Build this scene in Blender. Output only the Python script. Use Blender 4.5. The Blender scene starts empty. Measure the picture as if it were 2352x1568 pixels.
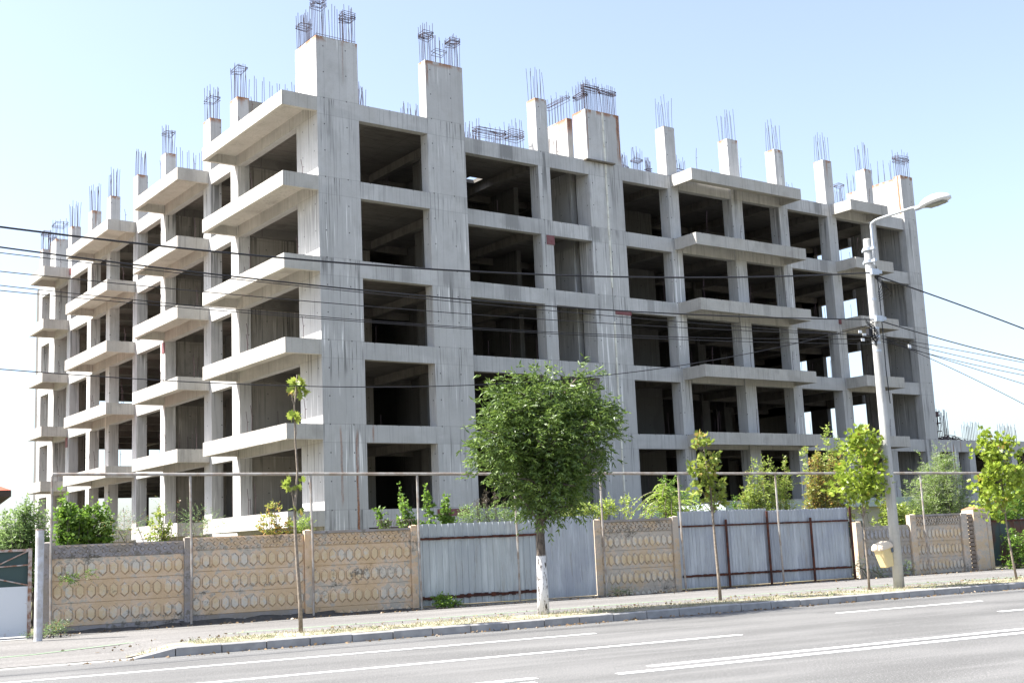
import bpy, math, random
from mathutils import Vector, Matrix, noise
import numpy as np
random.seed(7); rng = np.random.default_rng(7)
scene = bpy.context.scene
COL = scene.collection
# ---------------------------------------------------------------- camera
F = 2795.25; PX, PY = 1176.0, 784.0          # focal length in units of a 2352 px wide frame
CAM = np.array([-19.5991, -38.1987, 1.6])
YAW, PITCH, ROLL = 0.939433, 0.162265, -0.044651
fw = np.array([math.cos(PITCH)*math.cos(YAW), math.cos(PITCH)*math.sin(YAW), math.sin(PITCH)])
rt = np.cross(fw, [0, 0, 1.]); rt /= np.linalg.norm(rt); up = np.cross(rt, fw)
c_, s_ = math.cos(ROLL), math.sin(ROLL)
rt, up = c_*rt + s_*up, -s_*rt + c_*up
cd = bpy.data.cameras.new('camera'); cam = bpy.data.objects.new('camera', cd); COL.objects.link(cam)
cam.matrix_world = Matrix(((rt[0], up[0], -fw[0], CAM[0]), (rt[1], up[1], -fw[1], CAM[1]), (rt[2], up[2], -fw[2], CAM[2]), (0, 0, 0, 1)))
cd.sensor_width = 36; cd.lens = F/2352*36; cd.clip_end = 5000; cd.clip_start = 0.1
scene.camera = cam
# ---------------------------------------------------------------- light
SUN = Vector((-0.651, 0.40, 1.0)).normalized()
w = bpy.data.worlds.new('World'); scene.world = w; w.use_nodes = True
nt = w.node_tree; bg = nt.nodes['Background']
sky = nt.nodes.new('ShaderNodeTexSky'); sky.sky_type = 'NISHITA'; sky.sun_disc = False
sky.sun_elevation = math.asin(SUN.z); sky.sun_rotation = math.atan2(SUN.x, SUN.y)
sky.air_density = 1.0; sky.dust_density = 2.0; sky.ozone_density = 4.0
hs = nt.nodes.new('ShaderNodeHueSaturation'); hs.inputs['Saturation'].default_value = .74; nt.links.new(sky.outputs[0], hs.inputs['Color'])
mt = nt.nodes.new('ShaderNodeMix'); mt.data_type = 'RGBA'; mt.blend_type = 'MULTIPLY'; mt.inputs[0].default_value = 1; mt.inputs[7].default_value = (1, .995, 1.0, 1)
nt.links.new(hs.outputs[0], mt.inputs[6]); nt.links.new(mt.outputs[2], bg.inputs[0]); bg.inputs[1].default_value = 0.096
sl = bpy.data.lights.new('sun', 'SUN'); sl.energy = 5.0; sl.angle = math.radians(0.5); sl.color = (1, .965, .90)
so = bpy.data.objects.new('sun', sl); COL.objects.link(so); so.rotation_euler = SUN.to_track_quat('Z', 'Y').to_euler()
scene.view_settings.view_transform = 'Standard'; scene.view_settings.look = 'None'
scene.view_settings.exposure = 1.78; scene.view_settings.gamma = 1
scene.cycles.max_bounces = 6; scene.cycles.diffuse_bounces = 4
# ---------------------------------------------------------------- frames
Z0 = 2.928                                   # top of the raised ground slab; storeys of 3 m above it
A = -0.17313                                 # direction of the street in the building's frame
ca, sa = math.cos(A), math.sin(A)
def W(s, t, z=0.0): return Vector((s*ca - t*sa, s*sa + t*ca, z))
def ray(x, y): return fw + (x-PX)/F*rt - (y-PY)/F*up
def atT(x, y, T):                            # photograph point -> street frame (s,t,z) on the upright plane t = T
    n = np.array([-sa, ca, 0]); d = ray(x, y); k = (T - CAM@n)/(d@n); p = CAM + k*d
    return np.array([p[0]*ca + p[1]*sa, T, p[2]])
def scaleT(x, y, T):
    n = np.array([-sa, ca, 0]); d = ray(x, y); return F/((T - CAM@n)/(d@n))
# ---------------------------------------------------------------- mesh helpers
class MB:
    def __init__(s): s.v = []; s.f = []; s.m = []
    def quad(s, a, b, c, d, m=0):
        n = len(s.v); s.v += [a, b, c, d]; s.f.append((n, n+1, n+2, n+3)); s.m.append(m)
    def poly(s, pts, m=0):
        n = len(s.v); s.v += pts; s.f.append(tuple(range(n, n+len(pts)))); s.m.append(m)
    def box(s, x0, x1, y0, y1, z0, z1, m=0):
        n = len(s.v)
        s.v += [(x0,y0,z0),(x1,y0,z0),(x1,y1,z0),(x0,y1,z0),(x0,y0,z1),(x1,y0,z1),(x1,y1,z1),(x0,y1,z1)]
        for q in ((0,3,2,1),(4,5,6,7),(0,1,5,4),(1,2,6,5),(2,3,7,6),(3,0,4,7)):
            s.f.append(tuple(n+i for i in q)); s.m.append(m)
    def prism(s, pts, z0, z1, m=0):              # counter-clockwise plan outline
        n = len(s.v); k = len(pts)
        s.v += [(x, y, z0) for x, y in pts] + [(x, y, z1) for x, y in pts]
        s.f.append(tuple(n+i for i in range(k-1, -1, -1))); s.f.append(tuple(n+k+i for i in range(k))); s.m += [m, m]
        for i in range(k):
            j = (i+1) % k; s.f.append((n+i, n+j, n+k+j, n+k+i)); s.m.append(m)
    def tube(s, pts, r, seg=8, m=0, caps=True):
        P = [Vector(p) for p in pts]; R = r if isinstance(r, (list, tuple)) else [r]*len(P)
        n = len(s.v); ref = None
        for i, p in enumerate(P):
            d = (P[min(i+1, len(P)-1)] - P[max(i-1, 0)]).normalized()
            if ref is None:
                ref = Vector((0, 0, 1)) if abs(d.z) < .9 else Vector((1, 0, 0))
            a = d.cross(ref).normalized(); b = a.cross(d).normalized(); ref = b
            for k in range(seg):
                th = 2*math.pi*k/seg; q = p + R[i]*(math.cos(th)*a + math.sin(th)*b); s.v.append(tuple(q))
        for i in range(len(P)-1):
            for k in range(seg):
                k2 = (k+1) % seg
                s.f.append((n+i*seg+k, n+i*seg+k2, n+(i+1)*seg+k2, n+(i+1)*seg+k)); s.m.append(m)
        if caps:
            s.f.append(tuple(n+k for k in range(seg-1, -1, -1))); s.m.append(m)
            s.f.append(tuple(n+(len(P)-1)*seg+k for k in range(seg))); s.m.append(m)
    def build(s, name, mats, parent=None, off=(0, 0, 0), smooth=False, kind=None):
        me = bpy.data.meshes.new(name)
        ox, oy, oz = off
        me.from_pydata([(x-ox, y-oy, z-oz) for x, y, z in s.v], [], s.f)
        if not isinstance(mats, (list, tuple)): mats = [mats]
        for q in mats: me.materials.append(q)
        if len(mats) > 1: me.polygons.foreach_set('material_index', s.m)
        if smooth: me.polygons.foreach_set('use_smooth', [True]*len(s.f))
        me.update()
        o = bpy.data.objects.new(name, me); COL.objects.link(o)
        if parent is not None: o.parent = parent
        if kind: o['kind'] = kind
        return o
def tag(o, label=None, cat=None, group=None, kind=None):
    if label: o['label'] = label
    if cat: o['category'] = cat
    if group: o['group'] = group
    if kind: o['kind'] = kind
    return o
def empty(name, label, cat, s=None, t=None, z=0, xy=None, group=None):
    o = bpy.data.objects.new(name, None); COL.objects.link(o); o.empty_display_size = .3
    if xy is None: o.location = W(s, t, z); o.rotation_euler = (0, 0, A)
    else: o.location = (xy[0], xy[1], z)
    tag(o, label, cat, group); return o
def street(o):                                   # a mesh written in street coordinates
    o.rotation_euler = (0, 0, A); return o
# ---------------------------------------------------------------- material helpers
class NT:
    def __init__(s, name):
        s.mat = bpy.data.materials.new(name); s.mat.use_nodes = True; s.t = s.mat.node_tree
        s.b = s.t.nodes['Principled BSDF']
        s.co = s.n('TexCoord').outputs['Object']
    def n(s, ty, **k):
        nd = s.t.nodes.new('ShaderNode'+ty)
        for a, v in k.items(): setattr(nd, a, v)
        return nd
    def put(s, sock, v):
        if v is None: return
        if hasattr(v, 'links'): s.t.links.new(v, sock)
        else: sock.default_value = v
    def math(s, op, a, b=None, c=None, clamp=False):
        nd = s.n('Math', operation=op, use_clamp=clamp); s.put(nd.inputs[0], a); s.put(nd.inputs[1], b); s.put(nd.inputs[2], c); return nd.outputs[0]
    def map(s, sc, loc=(0, 0, 0), src=None):
        nd = s.n('Mapping'); s.put(nd.inputs[0], src or s.co); nd.inputs['Scale'].default_value = sc; nd.inputs['Location'].default_value = loc; return nd.outputs[0]
    def noise(s, sc, detail=4, scale=1.0, loc=(0, 0, 0), rough=.55):
        nd = s.n('TexNoise'); s.put(nd.inputs['Vector'], s.map(sc, loc)); nd.inputs['Scale'].default_value = scale; nd.inputs['Detail'].default_value = detail; nd.inputs['Roughness'].default_value = rough
        return nd.outputs[0]
    def ramp(s, v, stops):
        nd = s.n('ValToRGB'); s.put(nd.inputs[0], v); el = nd.color_ramp.elements
        while len(el) < len(stops): el.new(.5)
        for e, (p, c) in zip(el, stops):
            e.position = p; e.color = (c, c, c, 1) if not isinstance(c, tuple) else (*c, 1)
        return nd.outputs[0]
    def ss(s, v, a, b):
        nd = s.n('MapRange', interpolation_type='SMOOTHSTEP'); s.put(nd.inputs[0], v); nd.inputs[1].default_value = a; nd.inputs[2].default_value = b; return nd.outputs[0]
    def mix(s, f, a, b, mode='MIX'):
        nd = s.n('Mix', data_type='RGBA', blend_type=mode)
        s.put(nd.inputs[0], f); 
        for i, v in ((6, a), (7, b)):
            s.put(nd.inputs[i], (*v, 1) if isinstance(v, tuple) and len(v) == 3 else v)
        return nd.outputs[2]
    def bump(s, h, strength=.3, dist=.02):
        nd = s.n('Bump'); s.put(nd.inputs['Height'], h); nd.inputs['Strength'].default_value = strength; nd.inputs['Distance'].default_value = dist
        s.put(s.b.inputs['Normal'], nd.outputs[0])
    def fin(s, col, rough=.8, metal=0, spec=.3):
        s.put(s.b.inputs['Base Color'], (*col, 1) if isinstance(col, tuple) else col)
        s.put(s.b.inputs['Roughness'], rough); s.b.inputs['Metallic'].default_value = metal; s.b.inputs['Specular IOR Level'].default_value = spec
        return s.mat
def simple(name, col, rough=.7, metal=0, var=.25, sc=3.0, col2=None, spec=.3):
    m = NT(name); f = m.noise((sc, sc, sc), 5)
    d = tuple(c*(1-var) for c in col) if col2 is None else col2
    k = m.mix(m.ss(f, .35, .65), col, d); f2 = m.noise((sc*9,)*3, 3)
    k = m.mix(m.math('MULTIPLY', f2, .35), k, d)
    m.bump(f2, .15, .005); return m.fin(k, rough, metal, spec)

def concrete(name, base=(.555, .548, .535), streak=1.35, rust=True, joints=True, holes=True, dirt=.5, plankz=False):
    m = NT(name); sx = m.n('SeparateXYZ'); m.put(sx.inputs[0], m.co); X, Y, Z = sx.outputs
    big = m.noise((.35, .35, .35), 4); mid = m.noise((1.6, 1.6, 1.6), 6, rough=.65); fine = m.noise((14, 14, 14), 4)
    col = m.mix(m.ss(big, .35, .68), base, tuple(c*.86 for c in base))
    col = m.mix(m.math('MULTIPLY', m.ss(mid, .42, .72), .45), col, tuple(c*f for c, f in zip(base, (.74, .72, .68))))
    col = m.mix(m.math('MULTIPLY', m.ss(fine, .5, .7), .22), col, tuple(c*.62 for c in base))
    # run-off streaks: narrow across, long down the wall
    sA = m.noise((9, 9, .22), 3, rough=.7); sB = m.noise((14, 14, .35), 2, loc=(3, 1, 2)); wet = m.noise((.55, .55, .25), 3, loc=(7, 3, 1))
    fz0 = m.math('FRACT', m.math('DIVIDE', m.math('SUBTRACT', Z, Z0-30), 3.0)); lift = m.math('MULTIPLY', m.math('ADD', .25, m.math('MULTIPLY', m.ss(fz0, .1, .75), .75)), m.math('ADD', .25, m.math('MULTIPLY', m.ss(Z, Z0+15.1, Z0+14.9), .75)))
    wn = m.n('TexWhiteNoise'); cb = m.n('CombineXYZ'); m.put(cb.inputs[0], m.math('FLOOR', m.math('DIVIDE', m.math('ADD', X, Y), 1.24))); m.put(cb.inputs[1], m.math('FLOOR', m.math('DIVIDE', m.math('SUBTRACT', Z, Z0-30), 3.0))); m.put(cb.inputs[2], m.ss(fz0, .786, .788)); m.put(wn.inputs[0], cb.outputs[0])
    if joints: col = m.mix(m.math('MULTIPLY', wn.outputs[0], .45), col, tuple(c*.62 for c in base)); col = m.mix(m.math('MULTIPLY', m.ss(Z, Z0+15, Z0+2), .36), col, tuple(c*.7 for c in base))
    k1 = m.math('MULTIPLY', m.ss(sA, .52, .60), m.ss(wet, .44, .58))
    col = m.mix(m.math('MULTIPLY', m.math('MULTIPLY', k1, lift), min(1, .95*streak)), col, tuple(c*.34 for c in base))
    k2 = m.math('MULTIPLY', m.ss(sB, .53, .62), m.ss(wet, .50, .38))
    col = m.mix(m.math('MULTIPLY', m.math('MULTIPLY', k2, lift), min(1, .85*streak)), col, tuple(c*.45 for c in base))
    k3 = m.math('MULTIPLY', m.math('MULTIPLY', m.ss(m.noise((12, 12, .3), 2, loc=(5, 5, 5)), .58, .66), m.ss(m.noise((.6, .6, .35), 2, loc=(1, 8, 3)), .5, .6)), .6*streak)
    col = m.mix(k3, col, tuple(min(1, c*1.45) for c in base))
    grime = m.math('MULTIPLY', m.ss(m.noise((.8, .8, .5), 5, loc=(11, 2, 4)), .56, .66), .5*dirt)
    col = m.mix(grime, col, tuple(c*.55 for c in base))
    if joints:
        fz = m.math('FRACT', m.math('DIVIDE', m.math('SUBTRACT', Z, Z0-30), 3.0))
        for c0, wd, am in ((.0035, .006, .45), (.787, .006, .38)):
            d = m.math('ABSOLUTE', m.math('SUBTRACT', fz, c0)); k = m.math('MULTIPLY', m.ss(d, wd, wd*.3), am)
            col = m.mix(k, col, tuple(c*.4 for c in base))
        # darker, wetter storey bands at the slab edges
        band = m.math('MULTIPLY', m.ss(fz, .775, .80), m.math('MULTIPLY', m.ss(m.noise((.5, .5, 1.2), 3, loc=(2, 9, 9)), .45, .6), .28))
        col = m.mix(band, col, tuple(c*.55 for c in base))
        u = m.math('FRACT', m.math('DIVIDE', m.math('ADD', X, Y), .62)); d = m.math('ABSOLUTE', m.math('SUBTRACT', u, .5))
        col = m.mix(m.math('MULTIPLY', m.ss(d, .022, .008), .34), col, tuple(c*.45 for c in base))
    if not joints and not holes:
        u = m.math('FRACT', m.math('DIVIDE', Y, .5)); d = m.math('ABSOLUTE', m.math('SUBTRACT', u, .5)); u2 = m.math('FRACT', m.math('DIVIDE', X, 2.0)); d2 = m.math('ABSOLUTE', m.math('SUBTRACT', u2, .5))
        col = m.mix(m.math('MULTIPLY', m.ss(d, .05, .01), .5), col, tuple(c*.4 for c in base)); col = m.mix(m.math('MULTIPLY', m.ss(d2, .014, .004), .5), col, tuple(c*.4 for c in base))
        col = m.mix(m.math('MULTIPLY', m.ss(m.noise((.9, 5, 1), 4), .5, .62), .5), col, tuple(c*.55 for c in base))
    if holes:
        u = m.math('MULTIPLY', m.math('SUBTRACT', m.math('FRACT', m.math('DIVIDE', m.math('ADD', m.math('ADD', X, Y), 50.4), .93)), .5), .93)
        v = m.math('MULTIPLY', m.math('SUBTRACT', m.math('FRACT', m.math('DIVIDE', m.math('SUBTRACT', Z, Z0-30.5), 1.0)), .5), 1.0)
        d = m.math('SQRT', m.math('ADD', m.math('MULTIPLY', u, u), m.math('MULTIPLY', v, v)))
        k = m.math('MULTIPLY', m.ss(d, .034, .018), .8); col = m.mix(k, col, (.03, .03, .03))
    if rust:
        n1 = m.noise((2.6, 2.6, .10), 3, loc=(1, 4, 0), rough=.6); g = m.ss(Z, Z0+15.6, Z0+17.45)
        k = m.math('MULTIPLY', m.ss(m.math('ADD', n1, m.math('MULTIPLY', g, .06)), .66, .74), g)
        capn = m.math('MULTIPLY', m.ss(Z, Z0+17.12, Z0+17.36), m.ss(m.noise((3, 3, 3), 3, loc=(8, 8, 8)), .42, .56))
        k = m.math('MULTIPLY', m.math('MAXIMUM', k, capn), .85)
        col = m.mix(k, col, m.mix(sA, (.36, .16, .045), (.22, .075, .03)))
        for x0, y0, wd, za, zb, am in ((1.33, .0, .05, -1, Z0+2.9, .95), (15.62, 1.2, .10, Z0+15, Z0+17.6, .95), (13.85, 1.2, .03, Z0+15.2, Z0+17.6, .75), (.7, 0, .05, Z0, Z0+3, .5), (12.4, 3.2, .2, Z0+16.6, Z0+17.6, .7), (.18, 7.15, .10, Z0+16.9, Z0+17.6, .7), (.2, 27, .05, Z0+16.4, Z0+17.6, .7), (13.92, 2.6, .2, Z0+16.5, Z0+17.6, .8), (.09, .02, .04, Z0+17, Z0+17.6, .5), (1.1, 0, .035, Z0+15.6, Z0+17.5, .4), (4.8, 0, .05, Z0+16.2, Z0+17.5, .7), (2.0, 0, .05, Z0+2.2, Z0+3.1, .6)):
            wob = m.math('MULTIPLY', m.math('SUBTRACT', m.noise((1, 1, 2.2), 3, loc=(x0, 0, 0)), .5), .10)
            d = m.math('ADD', m.math('ABSOLUTE', m.math('ADD', m.math('SUBTRACT', X, x0), wob)), m.math('MULTIPLY', m.ss(m.math('ABSOLUTE', m.math('SUBTRACT', Y, y0)), .55, .8), 5))
            k = m.math('MULTIPLY', m.ss(d, wd*1.25, wd*.4), m.math('MULTIPLY', m.ss(Z, zb+.05, zb-.35), m.ss(Z, za-.05, za+.5)))
            k = m.math('MULTIPLY', m.math('MULTIPLY', k, am), m.ss(sB, .25, .5))
            col = m.mix(k, col, m.mix(m.ss(fine, .4, .6), (.30, .13, .055), (.17, .065, .035)))
    if rust:                                   # wet blotches on the beams of the right-hand facade
        for x0, wd, zt, am in ((9.35, .50, Z0+15, .62), (9.5, .55, Z0+12, .55), (9.3, .5, Z0+9, .4), (13.9, .45, Z0+12, .5), (28.75, .35, Z0+15, .6), (28.9, .4, Z0+12, .45), (7.9, .25, Z0+15, .35), (5.5, .3, Z0+9, .4), (16.9, .3, Z0+9, .4), (3.6, .35, Z0+9, .35)):
            d = m.math('ADD', m.math('ABSOLUTE', m.math('SUBTRACT', X, x0)), m.math('MULTIPLY', m.math('SUBTRACT', sA, .5), .9)); zz_ = m.math('ADD', Z, m.math('MULTIPLY', m.math('SUBTRACT', sB, .5), .5))
            k = m.math('MULTIPLY', m.math('MULTIPLY', m.ss(d, wd, wd*.55), min(1, am*1.45)), m.math('MULTIPLY', m.ss(zz_, zt-.75, zt-.5), m.ss(Z, zt+.02, zt-.02)))
            col = m.mix(k, col, tuple(c*.42 for c in base))
    if rust:                                   # the long run on the side face of the end wall's stub
        d = m.math('ADD', m.math('ABSOLUTE', m.math('SUBTRACT', Y, 1.14)), m.math('MULTIPLY', m.ss(m.math('ABSOLUTE', m.math('SUBTRACT', X, 35.75)), .01, .03), 5))
        k = m.math('MULTIPLY', m.ss(d, .085, .03), m.math('MULTIPLY', m.ss(Z, Z0+14.9, Z0+15.4), m.ss(m.math('ADD', sB, sA), .75, .95))); col = m.mix(m.math('MULTIPLY', k, .9), col, m.mix(m.ss(fine, .4, .6), (.36, .16, .06), (.20, .075, .035)))
    m.bump(m.math('ADD', m.math('MULTIPLY', fine, .5), m.math('ADD', mid, sA)), .35, .012)
    return m.fin(col, .88, 0, .25)

M = {}
M['conc'] = concrete('facade_concrete')
M['conc_bal'] = concrete('balcony_concrete', base=(.47, .45, .415), streak=.35, joints=False, dirt=.9, rust=False)
M['conc_in'] = concrete('shade_darkened_slab_concrete', base=(.19, .176, .158), streak=.15, joints=False, holes=False, dirt=1.1, rust=False)  # base colour darkened to paint in the shade of the deep bays
M['conc_w'] = concrete('shade_darkened_wall_concrete', base=(.155, .15, .142), streak=.6, joints=True, holes=True, dirt=1.0, rust=False)  # same concrete made darker, interior shade put into its colour
M['conc_beam'] = concrete('facade_beam_concrete', streak=.45)
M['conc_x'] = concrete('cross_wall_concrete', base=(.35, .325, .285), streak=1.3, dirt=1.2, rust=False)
M['rebar'] = simple('rebar_steel', (.095, .06, .065), .7, .3, .4, 6)
M['rust'] = simple('rusty_steel', (.115, .038, .022), .9, 0, .5, 8, (.05, .022, .018))
M['ply'] = simple('red_formwork_ply', (.17, .05, .055), .6, 0, .3, 5, (.20, .09, .09))
M['foam'] = simple('joint_foam', (.80, .79, .70), .8, 0, .2, 3, (.60, .58, .50))
M['wood'] = simple('old_board', (.22, .19, .15), .9, 0, .4, 5)

# ================================================================ THE UNFINISHED BUILDING
bld = empty('unfinished_building', 'unfinished five-storey grey concrete frame building with stepped balconies and rebar on top', 'building', xy=(0, 0))
LV = [Z0 + 3*k for k in range(6)]                # ground slab ... roof slab
BH = .64; TOP = Z0 + 17.38; YR = 1.2; YE = 1.05
def rodset(mb, pts, zb, h, jit=.035, r=.0108, seg=4, spread=1.0):
    cx = sum(p[0] for p in pts)/len(pts); cy = sum(p[1] for p in pts)/len(pts)
    for x, y in pts:
        hh = h*random.uniform(.78, 1.08); dx = random.uniform(-jit, jit)+(x-cx)*(spread-1); dy = random.uniform(-jit, jit)+(y-cy)*(spread-1)
        mb.tube([(x, y, zb-.05), (x+dx*.5, y+dy*.5, zb+hh*.5), (x+dx*1.6, y+dy*1.6, zb+hh)], r, seg, caps=False)
def ring(mb, x0, x1, y0, y1, z, r=.011):
    q = [(x0, y0), (x1, y0), (x1, y1), (x0, y1)]; tl = [random.uniform(-.05, .05) for _ in q]
    for i in range(4):
        a, b = q[i], q[(i+1) % 4]; mb.tube([(*a, z+tl[i]), (*b, z+tl[(i+1) % 4])], r, 4, caps=False)
def perim(x0, x1, y0, y1, n, m):
    i = .06; X0, X1, Y0, Y1 = x0+i, x1-i, y0+i, y1-i; out = []
    for k in range(n): f = k/(n-1); out += [(X0+(X1-X0)*f, Y0), (X0+(X1-X0)*f, Y1)]
    for k in range(1, m-1): f = k/(m-1); out += [(X0, Y0+(Y1-Y0)*f), (X1, Y0+(Y1-Y0)*f)]
    return out
def rebar_on(parent, x0, x1, y0, y1, z, h, n=4, m=3, rings=(.66,), spread=1.0, name='rebar_cluster'):
    mb = MB(); rodset(mb, perim(x0, x1, y0, y1, n, m), z, h, spread=spread)
    for f in rings:
        for dz in (0, .07, .12): ring(mb, x0+.02, x1-.02, y0+.02, y1-.02, z+h*f+dz)
    return mb.build(name, M['rebar'], parent)
ZB = -.1
def column(x0, x1, y0, y1, top=TOP, h=1.5, n=4, m=3, rings=(), spread=1.0, name='column', reb=True):
    mb = MB(); mb.box(x0, x1, y0, y1, ZB, top)
    o = mb.build(name, M['conc'], bld)
    if reb: rebar_on(o, x0, x1, y0, y1, top, h, n, m, rings, spread)
    return o
# shear walls and columns of the right-hand facade
cw = MB(); cw.prism([(0, 0), (1.72, 0), (1.72, .5), (.5, .5), (.5, 1.72), (0, 1.72)], ZB, TOP); co = cw.build('shear_wall', M['conc'], bld)
for (a, b, c, d, h, rg) in ((0, .5, 0, .5, 1.75, (.7, .84)), (1.2, 1.72, 0, .5, 1.45, (.66, .74)), (0, .5, 1.2, 1.72, 1.4, (.6,))):
    rebar_on(co, a, b, c, d, TOP, h, 4, 4, rg)
mb = MB(); rodset(mb, [(.6+i*.11, .06) for i in range(6)]+[(.06, .6+i*.11) for i in range(6)], TOP, 1.3, .02)
for z in (.03, .1): mb.tube([(.05, .08, TOP+z), (1.7, .08, TOP+z)], .01, 4); mb.tube([(.08, .05, TOP+z), (.08, 1.7, TOP+z)], .01, 4)
mb.build('rebar_cluster', M['rebar'], co)
cw = MB(); cw.box(4.72, 6.46, 0, .5, ZB, TOP); co = cw.build('shear_wall', M['conc'], bld)
rebar_on(co, 4.72, 5.2, 0, .5, TOP, 1.5, 4, 4, (.68, .74)); rebar_on(co, 5.98, 6.46, 0, .5, TOP, 1.4, 4, 4, (.7, .78))
mb = MB(); rodset(mb, [(5.3+i*.11, .12+.2*(i % 2)) for i in range(6)], TOP, 1.2, .03)
for z in (.5, .58): ring(mb, 5.3, 5.8, .05, .45, TOP+z)
mb.build('rebar_cluster', M['rebar'], co)
column(11.0, 11.62, YR, YR+.6, h=1.45, spread=.95)
# shear wall of the expansion joint: two leaves with a foam filled gap
cw = MB(); cw.prism([(13.77, YR), (14.74, YR), (14.74, YR+.3), (14.1, YR+.3), (14.1, YR+.9), (13.77, YR+.9)], ZB, TOP)
cw.box(14.78, 15.73, YR, YR+.3, ZB, TOP); co = cw.build('shear_wall', M['conc'], bld)
rebar_on(co, 13.8, 14.7, YR, YR+.3, TOP, 1.5, 8, 3, (.62, .7)); rebar_on(co, 14.8, 15.7, YR, YR+.3, TOP, 1.35, 9, 3, (.7, .76)); rebar_on(co, 13.8, 14.1, YR+.1, YR+.9, TOP, 1.5, 3, 5, (.45, .5))
mb = MB(); mb.box(13.77, 14.07, YR+1.3, YR+2.9, Z0-3, TOP-.02); o = mb.build('shear_wall', M['conc'], bld); rebar_on(o, 13.77, 14.07, YR+1.3, YR+2.9, TOP-.02, 1.35, 2, 8, (.68,))
mb = MB(); z = .3; low = True
while z < TOP-.02:
    if low and z > Z0+8.4:
        mb.build('joint_filler', M['foam'], bld); mb = MB(); low = False
    h = random.uniform(.5, 1.6); j = random.uniform(-.012, .012); zt = min(z+h, TOP-.02)
    if not (Z0+8.3 < z+h*.5 < Z0+9.05): mb.box(14.715+j, 14.79+j, YR-.04, YR+.06, z, zt-.03)
    z += h
mb.build('joint_filler', M['foam'], bld)
column(18.49, 19.14, YR, YR+.6, spread=1.0); column(22.48, 23.2, YE, YE+.6); column(25.8, 26.43, YE, YE+.6)
column(29.47, 30.14, YE, YE+.6); column(32.83, 33.37, YE, YE+.6)
cw = MB(); cw.box(35.75, 36.8, YE-.1, YE+.35, ZB, TOP+.05); cw.box(35.95, 36.3, YE+.355, 4.75, ZB, TOP); co = cw.build('shear_wall', M['conc'], bld)
rebar_on(co, 35.75, 36.75, YE-.1, YE+.35, TOP, 1.5, 6, 4, (.6, .7))
mb = MB(); rodset(mb, [(36.0+.25*(i % 2), 1.7+i*.21) for i in range(16)], TOP, 1.25, .03); mb.build('rebar_cluster', M['rebar'], co)
# left-hand facade
lc = [(0, .5, 7.15, 7.9, 1.6, (.78,)), (0, .5, 10.06, 10.86, 1.5, (.6,)), (0, .5, 15.5, 16.1, 1.4, (.72,)), (0, .5, 19.32, 19.95, 1.4, ()), (0, .5, 23.5, 24.1, 1.5, ()), (0, .5, 26.66, 27.3, 1.5, ()), (0, .5, 30.36, 31.0, 1.45, ()), (0, .72, 33.5, 34.6, 1.35, (.7,)), (0, .5, 36.3, 36.95, 1.3, (.7, .8))]
for x0, x1, y0, y1, h, rg in lc:
    column(x0, x1, y0, y1, h=h, rings=rg, n=4, m=4)
mb = MB(); mb.box(.6, 1.0, 36.9, 37.5, ZB, TOP); o = mb.build('column', M['conc'], bld); rebar_on(o, .6, 1.0, 36.9, 37.5, TOP, 1.1, 4, 4, (.8,))
# cross walls behind the left facade
for (x0, x1, y0, y1, top, rb) in ((.5, 6.2, 7.35, 7.65, TOP, 1), (.5, 5.6, 15.75, 16.0, Z0+16.6, 1), (.72, 1.9, 33.9, 34.15, Z0+17.3, 0)):
    mb = MB(); mb.box(x0, x1, y0, y1, ZB, top); o = mb.build('shear_wall', M['conc_x'], bld)
    if rb:
        r2 = MB(); rodset(r2, [(x0+.2+i*(x1-x0-.4)/30, (y0+y1)/2+.08*(-1)**i) for i in range(31)], top, 1.2, .02); r2.build('rebar_cluster', M['rebar'], o)
# interior columns, core walls (some are unseen, added to block back light), end walls
WA = 15.0; WB = 13.0
for x, y in [(6.6, 14.6), (10.9, 14.6), (15.0, 14.6), (18.8, 14.6), (22.8, 14.6), (26.1, 14.6), (29.8, 14.6), (33.1, 14.6), (18.8, 7.6), (22.8, 9.6), (26.1, 7.6), (29.8, 9.6), (11.3, 10.4), (6.8, 3.8),
             (12.4, 19.6), (12.4, 23.8), (12.4, 27.0), (12.4, 30.7), (12.4, 34.2), (12.4, 37.0), (6.6, 19.6), (6.6, 27.0), (6.6, 30.7), (5.7, 23.8)]:
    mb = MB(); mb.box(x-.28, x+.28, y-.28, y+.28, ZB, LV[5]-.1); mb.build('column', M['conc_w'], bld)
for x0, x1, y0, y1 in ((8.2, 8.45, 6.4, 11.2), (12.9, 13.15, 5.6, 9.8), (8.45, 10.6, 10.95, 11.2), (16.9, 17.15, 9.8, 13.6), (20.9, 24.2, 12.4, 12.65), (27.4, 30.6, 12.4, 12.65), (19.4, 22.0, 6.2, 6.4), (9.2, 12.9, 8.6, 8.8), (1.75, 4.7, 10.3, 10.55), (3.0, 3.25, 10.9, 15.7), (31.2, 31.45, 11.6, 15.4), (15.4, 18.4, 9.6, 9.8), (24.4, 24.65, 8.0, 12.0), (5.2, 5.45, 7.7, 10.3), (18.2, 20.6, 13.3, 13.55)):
    mb = MB(); mb.box(x0, x1, y0, y1, ZB, LV[5]-.1); mb.build('blocking_core_wall', M['conc_w'], bld)
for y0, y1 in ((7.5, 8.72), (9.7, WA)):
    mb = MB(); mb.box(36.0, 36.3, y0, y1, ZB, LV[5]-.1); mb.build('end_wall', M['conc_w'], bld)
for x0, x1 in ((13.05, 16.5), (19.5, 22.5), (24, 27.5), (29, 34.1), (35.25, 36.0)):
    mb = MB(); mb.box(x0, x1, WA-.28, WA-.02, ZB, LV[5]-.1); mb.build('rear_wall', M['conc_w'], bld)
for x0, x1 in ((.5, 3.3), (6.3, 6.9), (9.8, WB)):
    mb = MB(); mb.box(x0, x1, 37.2, 37.45, ZB, LV[5]-.1); mb.build('end_wall', M['conc_w'], bld)
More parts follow.
